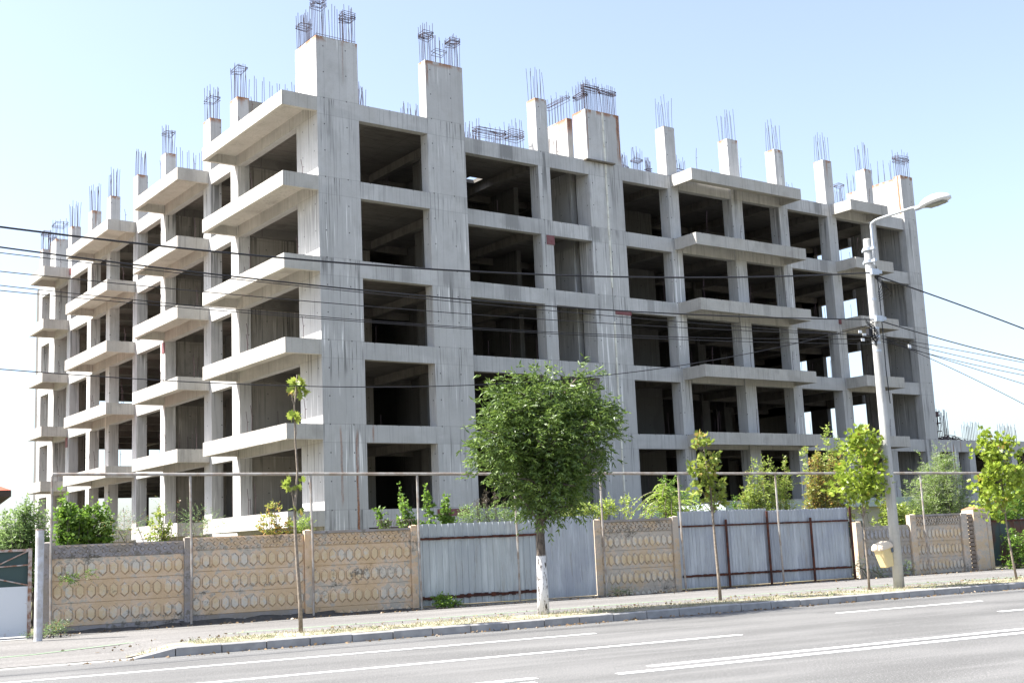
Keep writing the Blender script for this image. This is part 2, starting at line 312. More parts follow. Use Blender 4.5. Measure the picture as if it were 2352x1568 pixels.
mb = MB(); mb.box(.0, .5, 37.0, 37.46, ZB, LV[5]); mb.build('end_wall', M['conc_w'], bld)
# slabs, beams
def segs_x(): return [(1.72, 4.72, 0), (6.46, 11.0, YR), (11.62, 13.77, YR), (15.73, 18.49, YR), (19.14, 22.48, (YR+YE)/2), (23.2, 25.8, YE), (26.43, 29.47, YE), (30.14, 32.83, YE), (33.37, 35.75, YE)]
def segs_y(): return [(1.72, 7.15), (7.9, 10.06), (10.86, 15.5), (16.1, 19.32), (19.95, 23.5), (24.1, 26.66), (27.3, 30.36), (31.0, 33.5), (34.6, 36.3)]
for k, z in enumerate(LV):
    sb = MB(); zt, zb = z-.004, z-.17
    parts = [(.18, 6.3, .18, 6.9), (6.3, 8.3, YR+.18, 6.9), (8.3, 36.1, YR+.18, WA), (.18, 8.3, 6.9, WA), (.18, WB, WA, 37.3)]
    if k == 5: parts = [(.18, 6.3, .18, 6.9), (6.3, 8.3, YR+.18, 6.9), (8.3, 10.2, YR+.18, WA), (10.2, 10.9, YR+.18, 5.2), (10.2, 10.9, 5.95, WA), (10.9, 36.1, YR+.18, WA), (.18, 8.3, 6.9, WA), (.18, WB, WA, 37.3)]
    for p in parts: sb.box(*p, zb, zt)
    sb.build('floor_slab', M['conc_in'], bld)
    for x0, x1, y in segs_x():
        b = MB(); b.box(x0, x1, y+.004, y+.3, z-BH, z); b.build('facade_beam', M['conc_beam'], bld)
    b = MB(); b.box(.003, 1.72, .003, 1.72, z-BH, z-.02)
    for y0, y1 in segs_y():
        b = MB(); b.box(.004, .3, y0, y1, z-BH, z); b.build('facade_beam', M['conc_beam'], bld)
    ib = MB(); d = .52
    for x in (6.25, 11.3, 15.2, 18.8, 22.8, 26.1, 29.8, 33.1): ib.box(x-.14, x+.14, YR+.31, WA-.01, z-d, z-.1)
    for y in (7.2, 10.4, 15.85, 19.6, 23.8, 27.0, 30.7, 34.3): ib.box(.31, WB-.01 if y > 15 else 6.1, y-.14, y+.14, z-d-.01, z-.1)
    for y in (7.6, 12.0): ib.box(6.4, 35.9, y-.13, y+.13, z-d+.04, z-.1)
    for x in (6.6,): ib.box(x-.13, x+.13, 16.4, 37.1, z-d+.05, z-.1)
    ib.box(8.2, 36.2, WA-.3, WA, z-BH, z-.002); ib.box(WB-.3, WB, WA+.01, 37.2, z-BH, z-.002)
    ib.box(36.0, 36.3, 5.005, WA-.31, z-BH, z-.002); ib.box(.51, WB-.31, 37.16, 37.44, z-BH, z-.002)
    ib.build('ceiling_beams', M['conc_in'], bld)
# balconies
def balcony_left(y0, y1, z):
    b = MB(); o, eh = -1.4, .54
    b.box(o, o+.16, y0, y1, z-eh, z)                                  # outer edge beam
    b.box(o+.16, -.003, y0, y0+.16, z-eh, z); b.box(o+.16, -.003, y1-.16, y1, z-eh, z)
    b.box(o+.15, -.003, y0+.15, y1-.15, z-.17, z-.006)
    return b.build('balcony', M['conc_bal'], bld)
def balcony_right(x0, x1, z, y=-.2):
    b = MB(); eh = .54; yb = YE-.003
    b.box(x0, x1, y, y+.16, z-eh, z); b.box(x0, x0+.16, y+.16, YR-.003, z-eh, z); b.box(x1-.16, x1, y+.16, yb, z-eh, z)
    b.box(x0+.15, x1-.15, y+.15, yb, z-.17, z-.006); return b.build('balcony', M['conc_bal'], bld)
for k, z in enumerate(LV):
    for y0, y1 in ((-.003, 7.5), (10.25, 15.8), (19.55, 26.4), (30.66, 33.7)):
        bo = balcony_left(y0, y1, z)
        if k < 6:                                                     # starter bars left standing on the balcony edge
            for q in range(3):
                r = MB(); y = y0+.4+(y1-y0-.8)*(q+.3*random.random())/2.6; x = -1.2 if q % 2 else -.35; hh = random.uniform(.7, 1.15)
                r.tube([(x, y, z-.02), (x+.01, y, z+hh*.6), (x-.03, y+.02, z+hh)], .011, 4); r.tube([(x, y, z+hh*.6), (x+.08, y, z+hh*.62)], .008, 4)
                r.build('starter_bar', M['rebar'], bo)
    for x0, x1 in ((18.68, 26.05), (29.8, 32.8)):
        bo = balcony_right(x0, x1, z)
        for q in range(3):
            r = MB(); x = x0+.7+(x1-x0-1.4)*(q+.2*random.random())/2.3; hh = random.uniform(.8, 1.2)
            r.tube([(x, .25, z-.02), (x, .25, z+hh*.6), (x+.03, .22, z+hh)], .012, 4); r.tube([(x, .25, z+hh*.6), (x+.09, .25, z+hh*.63)], .008, 4)
            r.build('starter_bar', M['rebar'], bo)
# rebar standing on the roof slab where inner columns stop
for x, y, wx, wy, h, rg in ((5.0, 1.7, .8, .35, 1.15, (.3, .4)), (2.5, 1.3, .5, .3, 1.4, ()), (9.3, 2.3, 1.5, .5, 1.3, (.55, .66)), (10.4, 2.0, .7, .6, 1.4, (.45, .6)), (8.2, 2.2, .8, .4, .7, ()), (12.65, 2.2, .6, .3, 1.2, ()), (16.5, 1.9, .4, .3, .9, (.2,)), (17.3, 1.9, .5, .4, 1.3, (.5,)), (17.9, 1.8, .3, .3, .9, (.3,)), (19.9, 1.8, .6, .4, 1.2, (.4,)), (24.6, 2.6, .5, .4, 1.1, ()), (28.1, 2.4, .7, .4, 1.3, (.4, .5)), (23.5, 2.4, .2, .2, 1.3, (.3,)), (32.2, 2.3, .5, .4, 1.8, (.9,)), (25.2, 2.2, .6, .5, .8, ()), (6.2, 7.3, .5, .5, 1.2, (.5,)), (6.0, 15.9, .5, .4, 1.2, ()), (2.2, 11, .8, .4, .9, ())):
    rebar_on(bld, x-wx/2, x+wx/2, y-wy/2, y+wy/2, LV[5], h, 5, 3, rg)
r = MB()
for i in range(70):
    x = random.choice([random.uniform(7.5, 9.5), random.uniform(19, 35)]); y = YE+.3+random.random()*1.0; h = random.uniform(.3, .9); r.tube([(x, y, LV[5]-.05), (x+random.uniform(-.05, .05), y, LV[5]+h)], .011, 4, caps=False)
for z in LV[:5]:
    for i in range(34):
        x, y = (random.uniform(2, 35), random.uniform(YR+.3, 2.4)) if i % 2 else (random.uniform(.3, 1.2), random.uniform(2, 35)); h = random.uniform(.6, 1.3)
        r.tube([(x, y, z-.05), (x+random.uniform(-.05, .05), y, z+h)], .011, 4, caps=False)
r.build('starter_bars', M['rebar'], bld)
# formwork left behind
f = MB(); f.box(11.25, 11.66, YR-.03, YR-.004, LV[4]-BH-.42, LV[4]-BH-.02); f.build('formwork_board', M['ply'], bld)
f = MB(); f.box(14.85, 15.76, YR-.03, YR-.004, LV[3]-BH-.16, LV[3]-BH+.02); f.build('formwork_board', M['ply'], bld)
f = MB(); f.box(-.03, -.004, 30.4, 30.95, LV[5]-.42, LV[5]-.05); f.build('formwork_board', M['ply'], bld)
f = MB(); f.box(-.03, -.004, 15.52, 15.85, LV[3]-BH-.5, LV[3]-BH); f.build('formwork_board', M['ply'], bld)
f = MB(); f.box(-.03, -.004, 30.6, 30.95, LV[2]-BH-.5, LV[2]-BH+.05); f.build('formwork_board', M['ply'], bld)
f = MB(); f.box(29.6, 30.05, YE-.03, YE-.004, LV[3]-.24, LV[3]-.02); f.build('formwork_board', M['ply'], bld)
f = MB(); f.box(13.55, 15.2, YR-.2, YR-.004, LV[5]-.04, LV[5]+.02); f.build('formwork_board', M['wood'], bld)
f = MB(); f.box(4.6, 6.0, -.04, -.004, Z0-.3, Z0-.05); f.build('formwork_board', M['ply'], bld)

# ================================================================ LOW ANNEX on the right
anx = empty('unfinished_annex', 'low one-storey concrete annex with bare rebar, right of the tall frame', 'building', xy=(36.9, YE))
def an(mb, name, m): return mb.build(name, m, anx, (36.9, YE, 0))
mb = MB(); mb.box(36.82, 70, YE+.02, 15, LV[1]-.2, LV[1]-.004); an(mb, 'floor_slab', M['conc_in'])
mb = MB(); mb.box(36.82, 70, YE, YE+.3, LV[1]-BH, LV[1]); an(mb, 'facade_beam', M['conc'])
mb = MB(); mb.box(36.82, 70, YE, YE+.3, Z0-.6, Z0); an(mb, 'facade_beam', M['conc'])
mb = MB(); mb.box(36.82, 70, YE+.02, 15, Z0-.2, Z0-.004); an(mb, 'floor_slab', M['conc_in'])
for i, x in enumerate((38.1, 39.6, 43.6, 47.6, 52, 56, 60, 65)):
    mb = MB(); mb.box(x, x+.55, YE+.01, YE+.6, ZB, LV[1]-.3); c = an(mb, 'column', M['conc'])
for x in (39.0, 44, 50, 56, 62):
    mb = MB(); mb.box(x, x+.5, 8, 8.5, ZB, LV[1]-.1); an(mb, 'column', M['conc'])
mb = MB(); mb.box(37, 70, 12, 12.2, ZB, LV[1]-.1); an(mb, 'rear_wall', M['conc_in'])
for x, w_, h in ((39.75, 1.3, 1.0), (43.2, 1.4, 1.0), (46.5, 1.2, 1.0), (51, 1.2, 1.0)):
    mb = MB(); rodset(mb, perim(x, x+w_, YE+.1, YE+.5, 9, 2), LV[1], h, .02); o = an(mb, 'rebar_cluster', M['rebar'])
mb = MB(); rodset(mb, perim(37.0, 38.2, YE+.1, YE+.7, 9, 5), LV[1], 1.55, .03, r=.02)
for z in (.1, .5, .9, 1.3, 1.5): ring(mb, 37.0, 37.5, YE+.1, YE+.6, LV[1]+z, .02)
mb.box(37.0, 37.35, YE+.1, YE+.4, LV[1]+1.25, LV[1]+1.5); an(mb, 'rebar_cluster', M['rebar'])
mb = MB()
for i in range(90):
    x = random.gauss(39.0, .8); y = YE+.5+random.random(); z = LV[1]+random.random()*.28*math.exp(-(x-39)**2)
    dx = random.uniform(-.5, .5); mb.tube([(x, y, z), (x+dx*.5, y+.1, z+.1), (x+dx, y+random.uniform(-.3, .3), z+random.uniform(-.02, .08))], .015, 4, caps=False)
an(mb, 'rebar_scraps', M['rebar'])
mb = MB()
for i in range(30):
    x = random.uniform(38, 60); mb.tube([(x, YE+.2, LV[1]-.05), (x+random.uniform(-.04, .04), YE+.2, LV[1]+random.uniform(.3, .8))], .011, 4, caps=False)
an(mb, 'starter_bars', M['rebar'])

# ================================================================ GROUND, ROAD, PAVEMENT
def asphalt(name, base, warm=(1, 1, 1), patch=.3, crack=True):
    m = NT(name); b = tuple(c*base for c in warm)
    g = m.noise((42, 42, 42), 3, rough=.75); g2 = m.noise((120, 120, 120), 1); big = m.noise((.25, .7, 1), 5, loc=(4, 1, 0)); st = m.noise((.12, 2.2, 1), 4)
    col = m.mix(m.ss(big, .35, .65), b, tuple(c*(1-patch) for c in b))
    col = m.mix(m.math('MULTIPLY', m.ss(st, .5, .62), .22), col, tuple(c*1.5 for c in b))
    col = m.mix(m.ss(g, .56, .66), col, tuple(c*2.1 for c in b)); col = m.mix(m.math('MULTIPLY', m.ss(g, .44, .34), .8), col, tuple(c*.35 for c in b))
    col = m.mix(m.math('MULTIPLY', m.ss(g2, .6, .7), .4), col, tuple(c*2 for c in b))
    if crack:
        sy = m.n('SeparateXYZ'); m.put(sy.inputs[0], m.co); wob = m.math('MULTIPLY', m.math('SUBTRACT', m.noise((.25, .25, 1), 3), .5), .5)
        tr_ = m.math('ABSOLUTE', m.math('SUBTRACT', m.math('FRACT', m.math('DIVIDE', m.math('ADD', sy.outputs[1], wob), 1.72)), .5)); col = m.mix(m.math('MULTIPLY', m.math('MULTIPLY', m.ss(tr_, .22, .08), m.ss(st, .38, .55)), .24), col, tuple(c*.55 for c in b))
        oil = m.ss(m.noise((1.3, 2.6, 1), 4, loc=(7, 7, 0)), .66, .74); col = m.mix(m.math('MULTIPLY', oil, .35), col, tuple(c*.4 for c in b))
        v = m.n('TexVoronoi', feature='DISTANCE_TO_EDGE'); vm = m.n('VectorMath', operation='ADD'); m.put(vm.inputs[0], m.map((.22, .4, .3))); nn = m.n('TexNoise'); m.put(nn.inputs['Vector'], m.map((1.5, 1.5, 1.5))); nn.inputs['Detail'].default_value = 5; m.put(vm.inputs[1], nn.outputs[1]); m.put(v.inputs['Vector'], vm.outputs[0]); wv = m.ss(v.outputs[0], .012, .003)
        col = m.mix(m.math('MULTIPLY', m.math('MULTIPLY', wv, m.ss(big, .46, .54)), .6), col, tuple(c*.35 for c in b))
    m.bump(g, .5, .006); return m.fin(col, .9, 0, .3)
M['road'] = asphalt('road_asphalt', .124, (1.02, 1, .975))
M['walk'] = asphalt('pavement_asphalt', .145, (1.05, 1, .95), .22)
M['yard'] = asphalt('yard_concrete', .30, (1, .98, .94), .2)
pm = NT('road_paint'); q = pm.noise((3, 9, 3), 6, rough=.75); q2 = pm.noise((42, 42, 42), 3); wn_ = pm.ss(pm.math('ADD', pm.math('MULTIPLY', q, .7), pm.math('MULTIPLY', q2, .3)), .50, .60)
M['paint'] = pm.fin(pm.mix(pm.math('MULTIPLY', wn_, .75), (.72, .72, .71), (.17, .168, .165)), .75)
M['green'] = simple('green_line_paint', (.30, .55, .26), .8, 0, .2, 20, (.22, .34, .2))
M['kerb'] = simple('kerb_stone', (.37, .36, .35), .85, 0, .25, 4)
M['berm'] = simple('spilled_asphalt', (.09, .085, .08), .95, 0, .4, 8)
gm = NT('site_soil'); f = gm.noise((.5, .5, .5), 6); f2 = gm.noise((9, 9, 9), 4)
M['soil'] = gm.fin(gm.mix(gm.ss(f, .4, .6), (.14, .115, .075), gm.mix(gm.ss(f2, .4, .6), (.07, .085, .03), (.10, .09, .05))), .95)
ZS = .14
g = MB(); g.quad((-1500, -1500, -.06), (1500, -1500, -.06), (1500, 1500, -.06), (-1500, 1500, -.06)); tag(g.build('ground', M['soil']), kind='structure')
g = MB(); g.quad((-250, -75, 0), (300, -75, 0), (300, -20.28, 0), (-250, -20.28, 0)); tag(street(g.build('road', M['road'])), kind='structure')
# pavement: level with the kerb top, dropped at the driveway on the left
g = MB(); ss = [-250, -40, -20, -14, -12, -10.6, -10.0, -9.5, -9.2, -8.8, -6, 0, 10, 30, 80, 300]; tt = [-20.16, -19.6, -19.0, -18.4, -17.5, -16.5, -13.6]
def hz(s, t):
    if s >= -8.8: return ZS
    k = min(1, max(0, (-8.8-s)/.7)); lo = .02 + (ZS-.02)*min(1, max(0, (t+20.2)/3.2)); return ZS*(1-k)+lo*k
for i in range(len(ss)-1):
    for j in range(len(tt)-1):
        a, b, c, d = (ss[i], tt[j]), (ss[i+1], tt[j]), (ss[i+1], tt[j+1]), (ss[i], tt[j+1])
        if ss[i] >= -8.8-1e-6 and tt[j] < -19.9: pass
        g.quad(*[(q[0], q[1], hz(*q)) for q in (a, b, c, d)])
tag(street(g.build('pavement', M['walk'])), kind='structure')
g = MB(); g.quad((-60, -15.2, .147), (-10.7, -15.2, .147), (-10.5, -9, .147), (-60, -9, .147)); tag(street(g.build('driveway', M['yard'])), kind='structure')
g = MB(); g.quad((-60, -13.61, .10), (120, -13.61, .10), (120, 60, .10), (-60, 60, .10)); tag(street(g.build('building_site_ground', M['soil'])), kind='structure')
# kerb stones with open joints
g = MB(); s = -8.85; i = 0
def kerbstone(g, s0, s1, za, zb):
    y0, y1 = -20.30, -20.14; c = .018
    prof = lambda z: [(y0, -.02), (y0, max(z-c, 0)), (y0+c, z), (y1, z), (y1, -.02)]
    p, q = prof(za), prof(zb); n = len(g.v); k = len(p)
    g.v += [(s0, *a) for a in p] + [(s1, *a) for a in q]
    g.f.append(tuple(range(n, n+k))); g.f.append(tuple(range(n+2*k-1, n+k-1, -1))); g.m += [0, 0]
    for j in range(k): j2 = (j+1) % k; g.f.append((n+j, n+k+j, n+k+j2, n+j2)); g.m.append(0)
kerbstone(g, -9.5, -8.86, .026, .142)
while s < 120:
    dz = random.uniform(-.006, .006); kerbstone(g, s+.008, s+.74, ZS+dz+.004, ZS+dz+.006); s += .75
s = -9.52
while s > -60: kerbstone(g, s-.99, s, .012, .015); s -= 1.0
tag(street(g.build('kerb', M['kerb'])), kind='structure')
# painted lines
g = MB()
def line(t, s0, s1, wd, z=.004):
    g.box(s0, s1, t-wd/2, t+wd/2, z-.003, z)
line(-22.55, -60, -2.3, .13); line(-22.6, 2.9, 6.6, .13); line(-22.6, 13, 22, .13); line(-22.6, 30, 40, .13)
line(-24.95, -60, -1.05, .14); line(-25.0, 4.5, 14, .14); line(-25.0, 22, 32, .14)
line(-27.76, -4.5, 120, .16); line(-28.19, -5.2, 120, .16); line(-27.8, -9.5, -6.1, .16); line(-28.19, -7.6, -6.3, .13)
tag(street(g.build('road_markings', M['paint'])), kind='structure')
g = MB(); pts = [(-12.5, -18.85), (-10.85, -18.6), (-9.3, -17.98), (-7, -17.75), (-2, -17.72), (4, -17.6), (8, -17.75), (12.3, -18.2), (20, -18.3), (60, -18.3)]
for (a, b), (c, d) in zip(pts[:-1], pts[1:]): g.quad((a, b-.03, hz(a, b)+.005), (c, d-.03, hz(c, d)+.005), (c, d+.03, hz(c, d)+.005), (a, b+.03, hz(a, b)+.005))
tag(street(g.build('cycle_path_line', M['green'])), kind='structure')
# spilled asphalt along the foot of the fence
g = MB()
for i in range(40):
    s0 = -10.2+i*.2; h0 = .05+.05*noise.noise(Vector((s0*2, 0, 0))); h1 = .05+.05*noise.noise(Vector((s0*2+.4, 0, 0)))
    if -7.7 < s0 < -4.2: h0 += .05; h1 += .05
    w0, w1 = .28+.12*noise.noise(Vector((s0*1.5, 5, 0))), .28+.12*noise.noise(Vector((s0*1.5+.3, 5, 0)))
    g.quad((s0, -14.12-w0, ZS-.002), (s0+.2, -14.12-w1, ZS-.002), (s0+.2, -14.02, ZS+h1), (s0, -14.02, ZS+h0))
tag(street(g.build('asphalt_berm', M['berm'])), kind='structure')

# ================================================================ FENCE
def paint_mat(name, ochre, grey, wear, lo=.45):
    m = NT(name); a = m.noise((1.1, 1.1, 1.6), 7, rough=.7); b = m.noise((7, 7, 7), 5, loc=(3, 3, 3), rough=.65); d = m.noise((.7, .7, 1.4), 5, loc=(9, 1, 2), rough=.7); e = m.noise((28, 28, 28), 3)
    col = m.mix(m.ss(a, .40, .62), ochre, tuple(min(1, c*f) for c, f in zip(ochre, (1.12, 1.2, 1.45))))
    k = m.ss(m.math('ADD', m.math('MULTIPLY', a, .55), m.math('MULTIPLY', b, .45)), .60-wear, .64-wear)
    col = m.mix(k, col, grey)
    k2 = m.ss(m.math('ADD', m.math('MULTIPLY', d, .6), m.math('MULTIPLY', b, .4)), .53, .62); col = m.mix(m.math('MULTIPLY', m.math('MULTIPLY', k2, m.ss(e, .35, .6)), .85), col, (.085, .075, .06))
    col = m.mix(m.math('MULTIPLY', m.ss(e, .55, .7), .25), col, tuple(c*.5 for c in ochre))
    m.bump(m.math('ADD', b, e), .4, .01); return m.fin(col, .9, 0, .2)
M['ochre'] = paint_mat('peeling_ochre_paint', (.56, .405, .25), (.46, .41, .34), .085)
M['ochre2'] = paint_mat('faded_ochre_paint', (.50, .385, .26), (.44, .39, .33), .12)
M['greyc'] = paint_mat('bare_grey_precast', (.28, .245, .205), (.215, .195, .17), .05)
M['tan'] = paint_mat('tan_weathered_precast', (.33, .285, .225), (.30, .28, .245), .10)
M['hexf'] = paint_mat('worn_hexagon_face', (.58, .45, .28), (.56, .51, .43), .10); M['hexg'] = paint_mat('grey_hexagon_face', (.32, .30, .27), (.27, .26, .24), .08)
M['grime'] = simple('grime_and_relief_shade', (.30, .225, .15), .95, 0, .35, 12, (.15, .12, .09))  # dirt round the hexagons; painted shade on the deco relief's sides
TF = -14.05
def hexpts(cx, cz, w_, h): return [(cx-w_/2, cz-h/4), (cx, cz-h/2), (cx+w_/2, cz-h/4), (cx+w_/2, cz+h/4), (cx, cz+h/2), (cx-w_/2, cz+h/4)]
def frustum(g, pts, y, d, inset, m=0, mf=None):
    cx = sum(p[0] for p in pts)/len(pts); cz = sum(p[1] for p in pts)/len(pts); n = len(g.v); k = len(pts)
    g.v += [(x, y, z) for x, z in pts] + [(cx+(x-cx)*inset, y-d, cz+(z-cz)*inset) for x, z in pts]
    g.f.append(tuple(n+k+i for i in range(k))); g.m.append(m if mf is None else mf)
    for i in range(k): j = (i+1) % k; g.f.append((n+i, n+j, n+k+j, n+k+i)); g.m.append(m)
def board(s0, s1, z0, z1, tf, kind, n=12):
    g = MB(); g.box(s0, s1, tf, tf+.03, z0, z1); g.box(s0, s1, tf+.025, tf+.06, z0-.012, z1+.012)
    wd = (s1-s0)/n
    if kind == 'hex':
        cz = (z0+z1)/2 if z1-z0 < .6 else z1-.23
        for i in range(n):
            cx = s0+(i+.5)*wd; h = .27; ww = min(.135, wd*.66); cc = z1-.225
            o_ = [(cx+(x-cx)*1.16, cc+(z-cc)*1.10) for x, z in hexpts(cx, cc, ww, h)]; q = hexpts(cx, cc, ww, h)
            if z0 > cc-.16: continue
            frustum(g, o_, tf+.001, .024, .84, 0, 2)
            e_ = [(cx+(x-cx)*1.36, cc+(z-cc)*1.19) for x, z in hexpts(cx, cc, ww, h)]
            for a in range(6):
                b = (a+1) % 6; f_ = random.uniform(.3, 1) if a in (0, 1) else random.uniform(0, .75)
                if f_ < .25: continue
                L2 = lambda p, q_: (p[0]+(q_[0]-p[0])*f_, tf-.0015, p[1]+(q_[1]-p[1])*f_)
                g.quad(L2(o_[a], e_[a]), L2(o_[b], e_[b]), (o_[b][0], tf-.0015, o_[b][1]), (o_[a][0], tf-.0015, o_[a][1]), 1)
    elif kind == 'deco':  # relief sides take the dark slot as painted shade
        m_ = n; wd = (s1-s0)/m_; cz = (z0+z1)/2; hh = (z1-z0)
        for i in range(m_):
            cx = s0+(i+.5)*wd
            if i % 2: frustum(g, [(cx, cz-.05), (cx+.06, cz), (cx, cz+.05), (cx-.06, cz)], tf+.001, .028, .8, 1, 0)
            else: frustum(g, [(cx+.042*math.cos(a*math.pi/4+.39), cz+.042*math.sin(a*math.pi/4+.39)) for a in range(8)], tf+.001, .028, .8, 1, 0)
            if i < m_-1:
                x = cx+wd/2
                for sg in (1, -1):
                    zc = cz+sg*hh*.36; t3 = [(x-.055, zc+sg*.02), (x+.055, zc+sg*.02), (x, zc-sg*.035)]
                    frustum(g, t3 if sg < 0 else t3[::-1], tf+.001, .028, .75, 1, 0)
    return g
def bay(parent, s0, s1, ztop, org, mats, hs=(.27, .45, .46, .46, .46), deco=True, cap=False, tf=TF, tilt=0):
    z = ztop
    if cap:
        g = MB(); g.box(s0, s1, tf-.03, tf+.07, z-.055, z); g.build('coping', M['greyc'], parent, org); z -= .055
    for i, h in enumerate(hs):
        if z < ZS: break
        z0 = z-h; kd = 'deco' if (i == 0 and deco) else 'hex'
        g = board(s0+.01, s1-.01, z0+.006, z-.004, tf+random.uniform(-.008, .008), kd, 17 if kd == 'deco' else 12)
        g.build('fence_board', [mats[min(i, len(mats)-1)], M['grime'], M['hexg'] if mats[min(i, len(mats)-1)] in (GC, TN) else M['hexf']], parent, org); z = z0  # grime slot: dirt round the hexagons, painted shade on deco relief sides
def fpost(parent, s, ztop, org, mat, wd=.15, tf=TF, name='fence_post', lean=0):
    g = MB(); w2 = wd/2; g.prism([(s-w2, tf-.06), (s+w2, tf-.06), (s+w2, tf+.1), (s-w2, tf+.1)], -.05, ztop-.02)
    n = len(g.v); g.poly([(s-w2, tf-.06, ztop-.02), (s+w2, tf-.06, ztop-.02), (s+w2*.5, tf, ztop), (s-w2*.5, tf, ztop)]); g.poly([(s-w2*.5, tf, ztop), (s+w2*.5, tf, ztop), (s+w2, tf+.1, ztop-.02), (s-w2, tf+.1, ztop-.02)])
    return g.build(name, mat, parent, org)
O = M['ochre']; GC = M['greyc']; TN = M['tan']; O2 = M['ochre2']
f1 = empty('precast_fence', 'long ochre precast concrete fence of three panels with hexagon relief, at the left', 'fence', -10.4, TF, 0, group=None); oo = (-10.4, TF, 0)
bay(f1, -10.18, -7.50, 1.92, oo, [GC, O, O, O, GC]); bay(f1, -7.36, -4.86, 1.97, oo, [O, O, O, O, GC]); bay(f1, -4.70, -2.30, 2.02, oo, [O, O, O, O, O], cap=True)
for s, z, m_ in ((-10.27, 2.0, GC), (-7.43, 2.0, GC), (-4.78, 2.06, O), (-2.23, 2.08, O)): fpost(f1, s, z, oo, m_)
f2 = empty('precast_fence', 'single ochre precast fence panel between two stretches of corrugated sheet', 'fence', 2.7, TF, 0); oo = (2.7, TF, 0)
bay(f2, 2.80, 4.95, 2.02, oo, [O2]*5, cap=True); fpost(f2, 2.70, 2.05, oo, O2, .17); fpost(f2, 5.03, 2.06, oo, O2, .17)
f3 = empty('precast_fence', 'low weathered grey-tan precast fence panel behind the street lamp and litter bin', 'fence', 11.1, TF, 0); oo = (11.1, TF, 0)
bay(f3, 11.25, 13.05, 1.56, oo, [TN, TN, TN, TN], hs=(.46, .46, .46, .46), deco=False); fpost(f3, 11.14, 1.72, oo, O2, .2)
f4 = empty('precast_fence', 'pale tan precast fence panel with coping, left of the brick pillar', 'fence', 13.2, TF, 0); oo = (13.2, TF, 0)
bay(f4, 13.28, 15.05, 1.84, oo, [O2, O2, O2, O2, TN], cap=True); fpost(f4, 13.17, 1.86, oo, O2, .22); fpost(f4, 15.17, 1.84, oo, O2, .24)
# pillar
pl = empty('gate_pillar', 'worn rendered brick pillar with pyramid cap at the end of the tan fence', 'pillar', 15.7, TF, 0); oo = (15.7, TF, 0)
g = MB(); g.box(15.48, 15.98, TF-.14, TF+.32, 0, 1.93); g.build('shaft', O2, pl, oo)
g = MB()
for a in range(14): g.box(15.30, 15.476, TF-.1+(.02 if a % 2 else 0), TF+.1, ZS+a*.12, ZS+a*.12+.095)
g.build('brick_edge', simple('worn_brick', (.30, .24, .19), .9, 0, .4, 6, (.20, .16, .13)), pl, oo)
g = MB(); x0, x1, y0, y1 = 15.47, 15.99, TF-.15, TF+.33; cx, cy = 15.73, TF+.09
for a, b in (((x0, y0), (x1, y0)), ((x1, y0), (x1, y1)), ((x1, y1), (x0, y1)), ((x0, y1), (x0, y0))): g.poly([(*a, 1.932), (*b, 1.932), (cx, cy, 2.04)])
g.build('cap', simple('terracotta_cap', (.33, .17, .10), .9), pl, oo)
# corrugated sheets
def galv(name, base, blue, rot=.5):
    m = NT(name); a = m.noise((5, 5, .5), 5, rough=.7); b = m.noise((1.2, 1.2, .8), 5, loc=(2, 2, 2)); c = m.noise((18, 18, .7), 3); e = m.noise((1.2, 1.2, 5), 4, loc=(0, 5, 0))
    col = m.mix(m.ss(b, .4, .62), base, blue); col = m.mix(m.math('MULTIPLY', m.ss(a, .5, .62), .4), col, tuple(min(1, q*1.5) for q in base))
    col = m.mix(m.math('MULTIPLY', m.ss(c, .52, .64), .22), col, tuple(q*.55 for q in base)); col = m.mix(m.math('MULTIPLY', m.ss(a, .42, .36), .35), col, (.20, .17, .12))
    return m.fin(col, .48, .35, .5)
M['galv'] = galv('galvanised_sheet', (.42, .445, .45), (.37, .395, .41)); M['galv2'] = galv('old_blue_grey_sheet', (.37, .39, .42), (.31, .33, .375))
def corr(parent, s0, s1, z0, z1, tf, org, mat, pitch=.19, rib=.022, wob=.0):
    g = MB(); prof = []; s = s0
    while s < s1-1e-3:
        e = min(s+pitch, s1); p = pitch
        for f_, d in ((0, 0), (.70, 0), (.78, rib), (.92, rib), (1.0, 0)):
            x = s+p*f_
            if x <= s1: prof.append((x, tf-d))
        s += p
    prof.append((s1, tf))
    for (a, y), (b, y2) in zip(prof[:-1], prof[1:]):
        if b-a < 1e-4: continue
        ja = .006*math.sin(a*9.1)+.004*math.sin(a*31)
        g.quad((a, y, z0), (b, y2, z0), (b, y2, z1+ja), (a, y, z1+ja)); g.quad((b, y2+.002, z0), (a, y+.002, z0), (a, y+.002, z1+ja), (b, y2+.002, z1+ja))
    return g.build('corrugated_sheet', mat, parent, org)
def rail(parent, s0, s1, z0, z1, tf, org, th=.05, rough=.012, name='rusty_rail', mat=None):
    g = MB(); n = max(2, int((s1-s0)/.09))
    for i in range(n):
        a, b = s0+(s1-s0)*i/n, s0+(s1-s0)*(i+1)/n; za = z0+(z1-z0)*i/n; j = random.uniform(-rough, rough)*.6; k = random.uniform(0, rough)
        g.box(a, b, tf-.03-j*.3, tf+.0, za-th/2-k, za+th/2+j)
    return g.build(name, mat or M['rust'], parent, org)
c1 = empty('corrugated_fence', 'grey corrugated metal sheet fence behind the whitewashed tree, with rusty rails', 'fence', -2.1, TF, 0); oo = (-2.1, TF, 0)
corr(c1, -2.13, .98, ZS+.06, 2.08, TF, oo, M['galv'], .165); corr(c1, 1.0, 2.6, ZS+.05, 2.15, TF-.03, oo, M['galv2'], .20, .02)
rail(c1, -2.13, .98, 1.74, 1.74, TF-.024, oo, .05); rail(c1, -2.1, .98, ZS+.24, ZS+.25, TF-.024, oo, .06, .03)
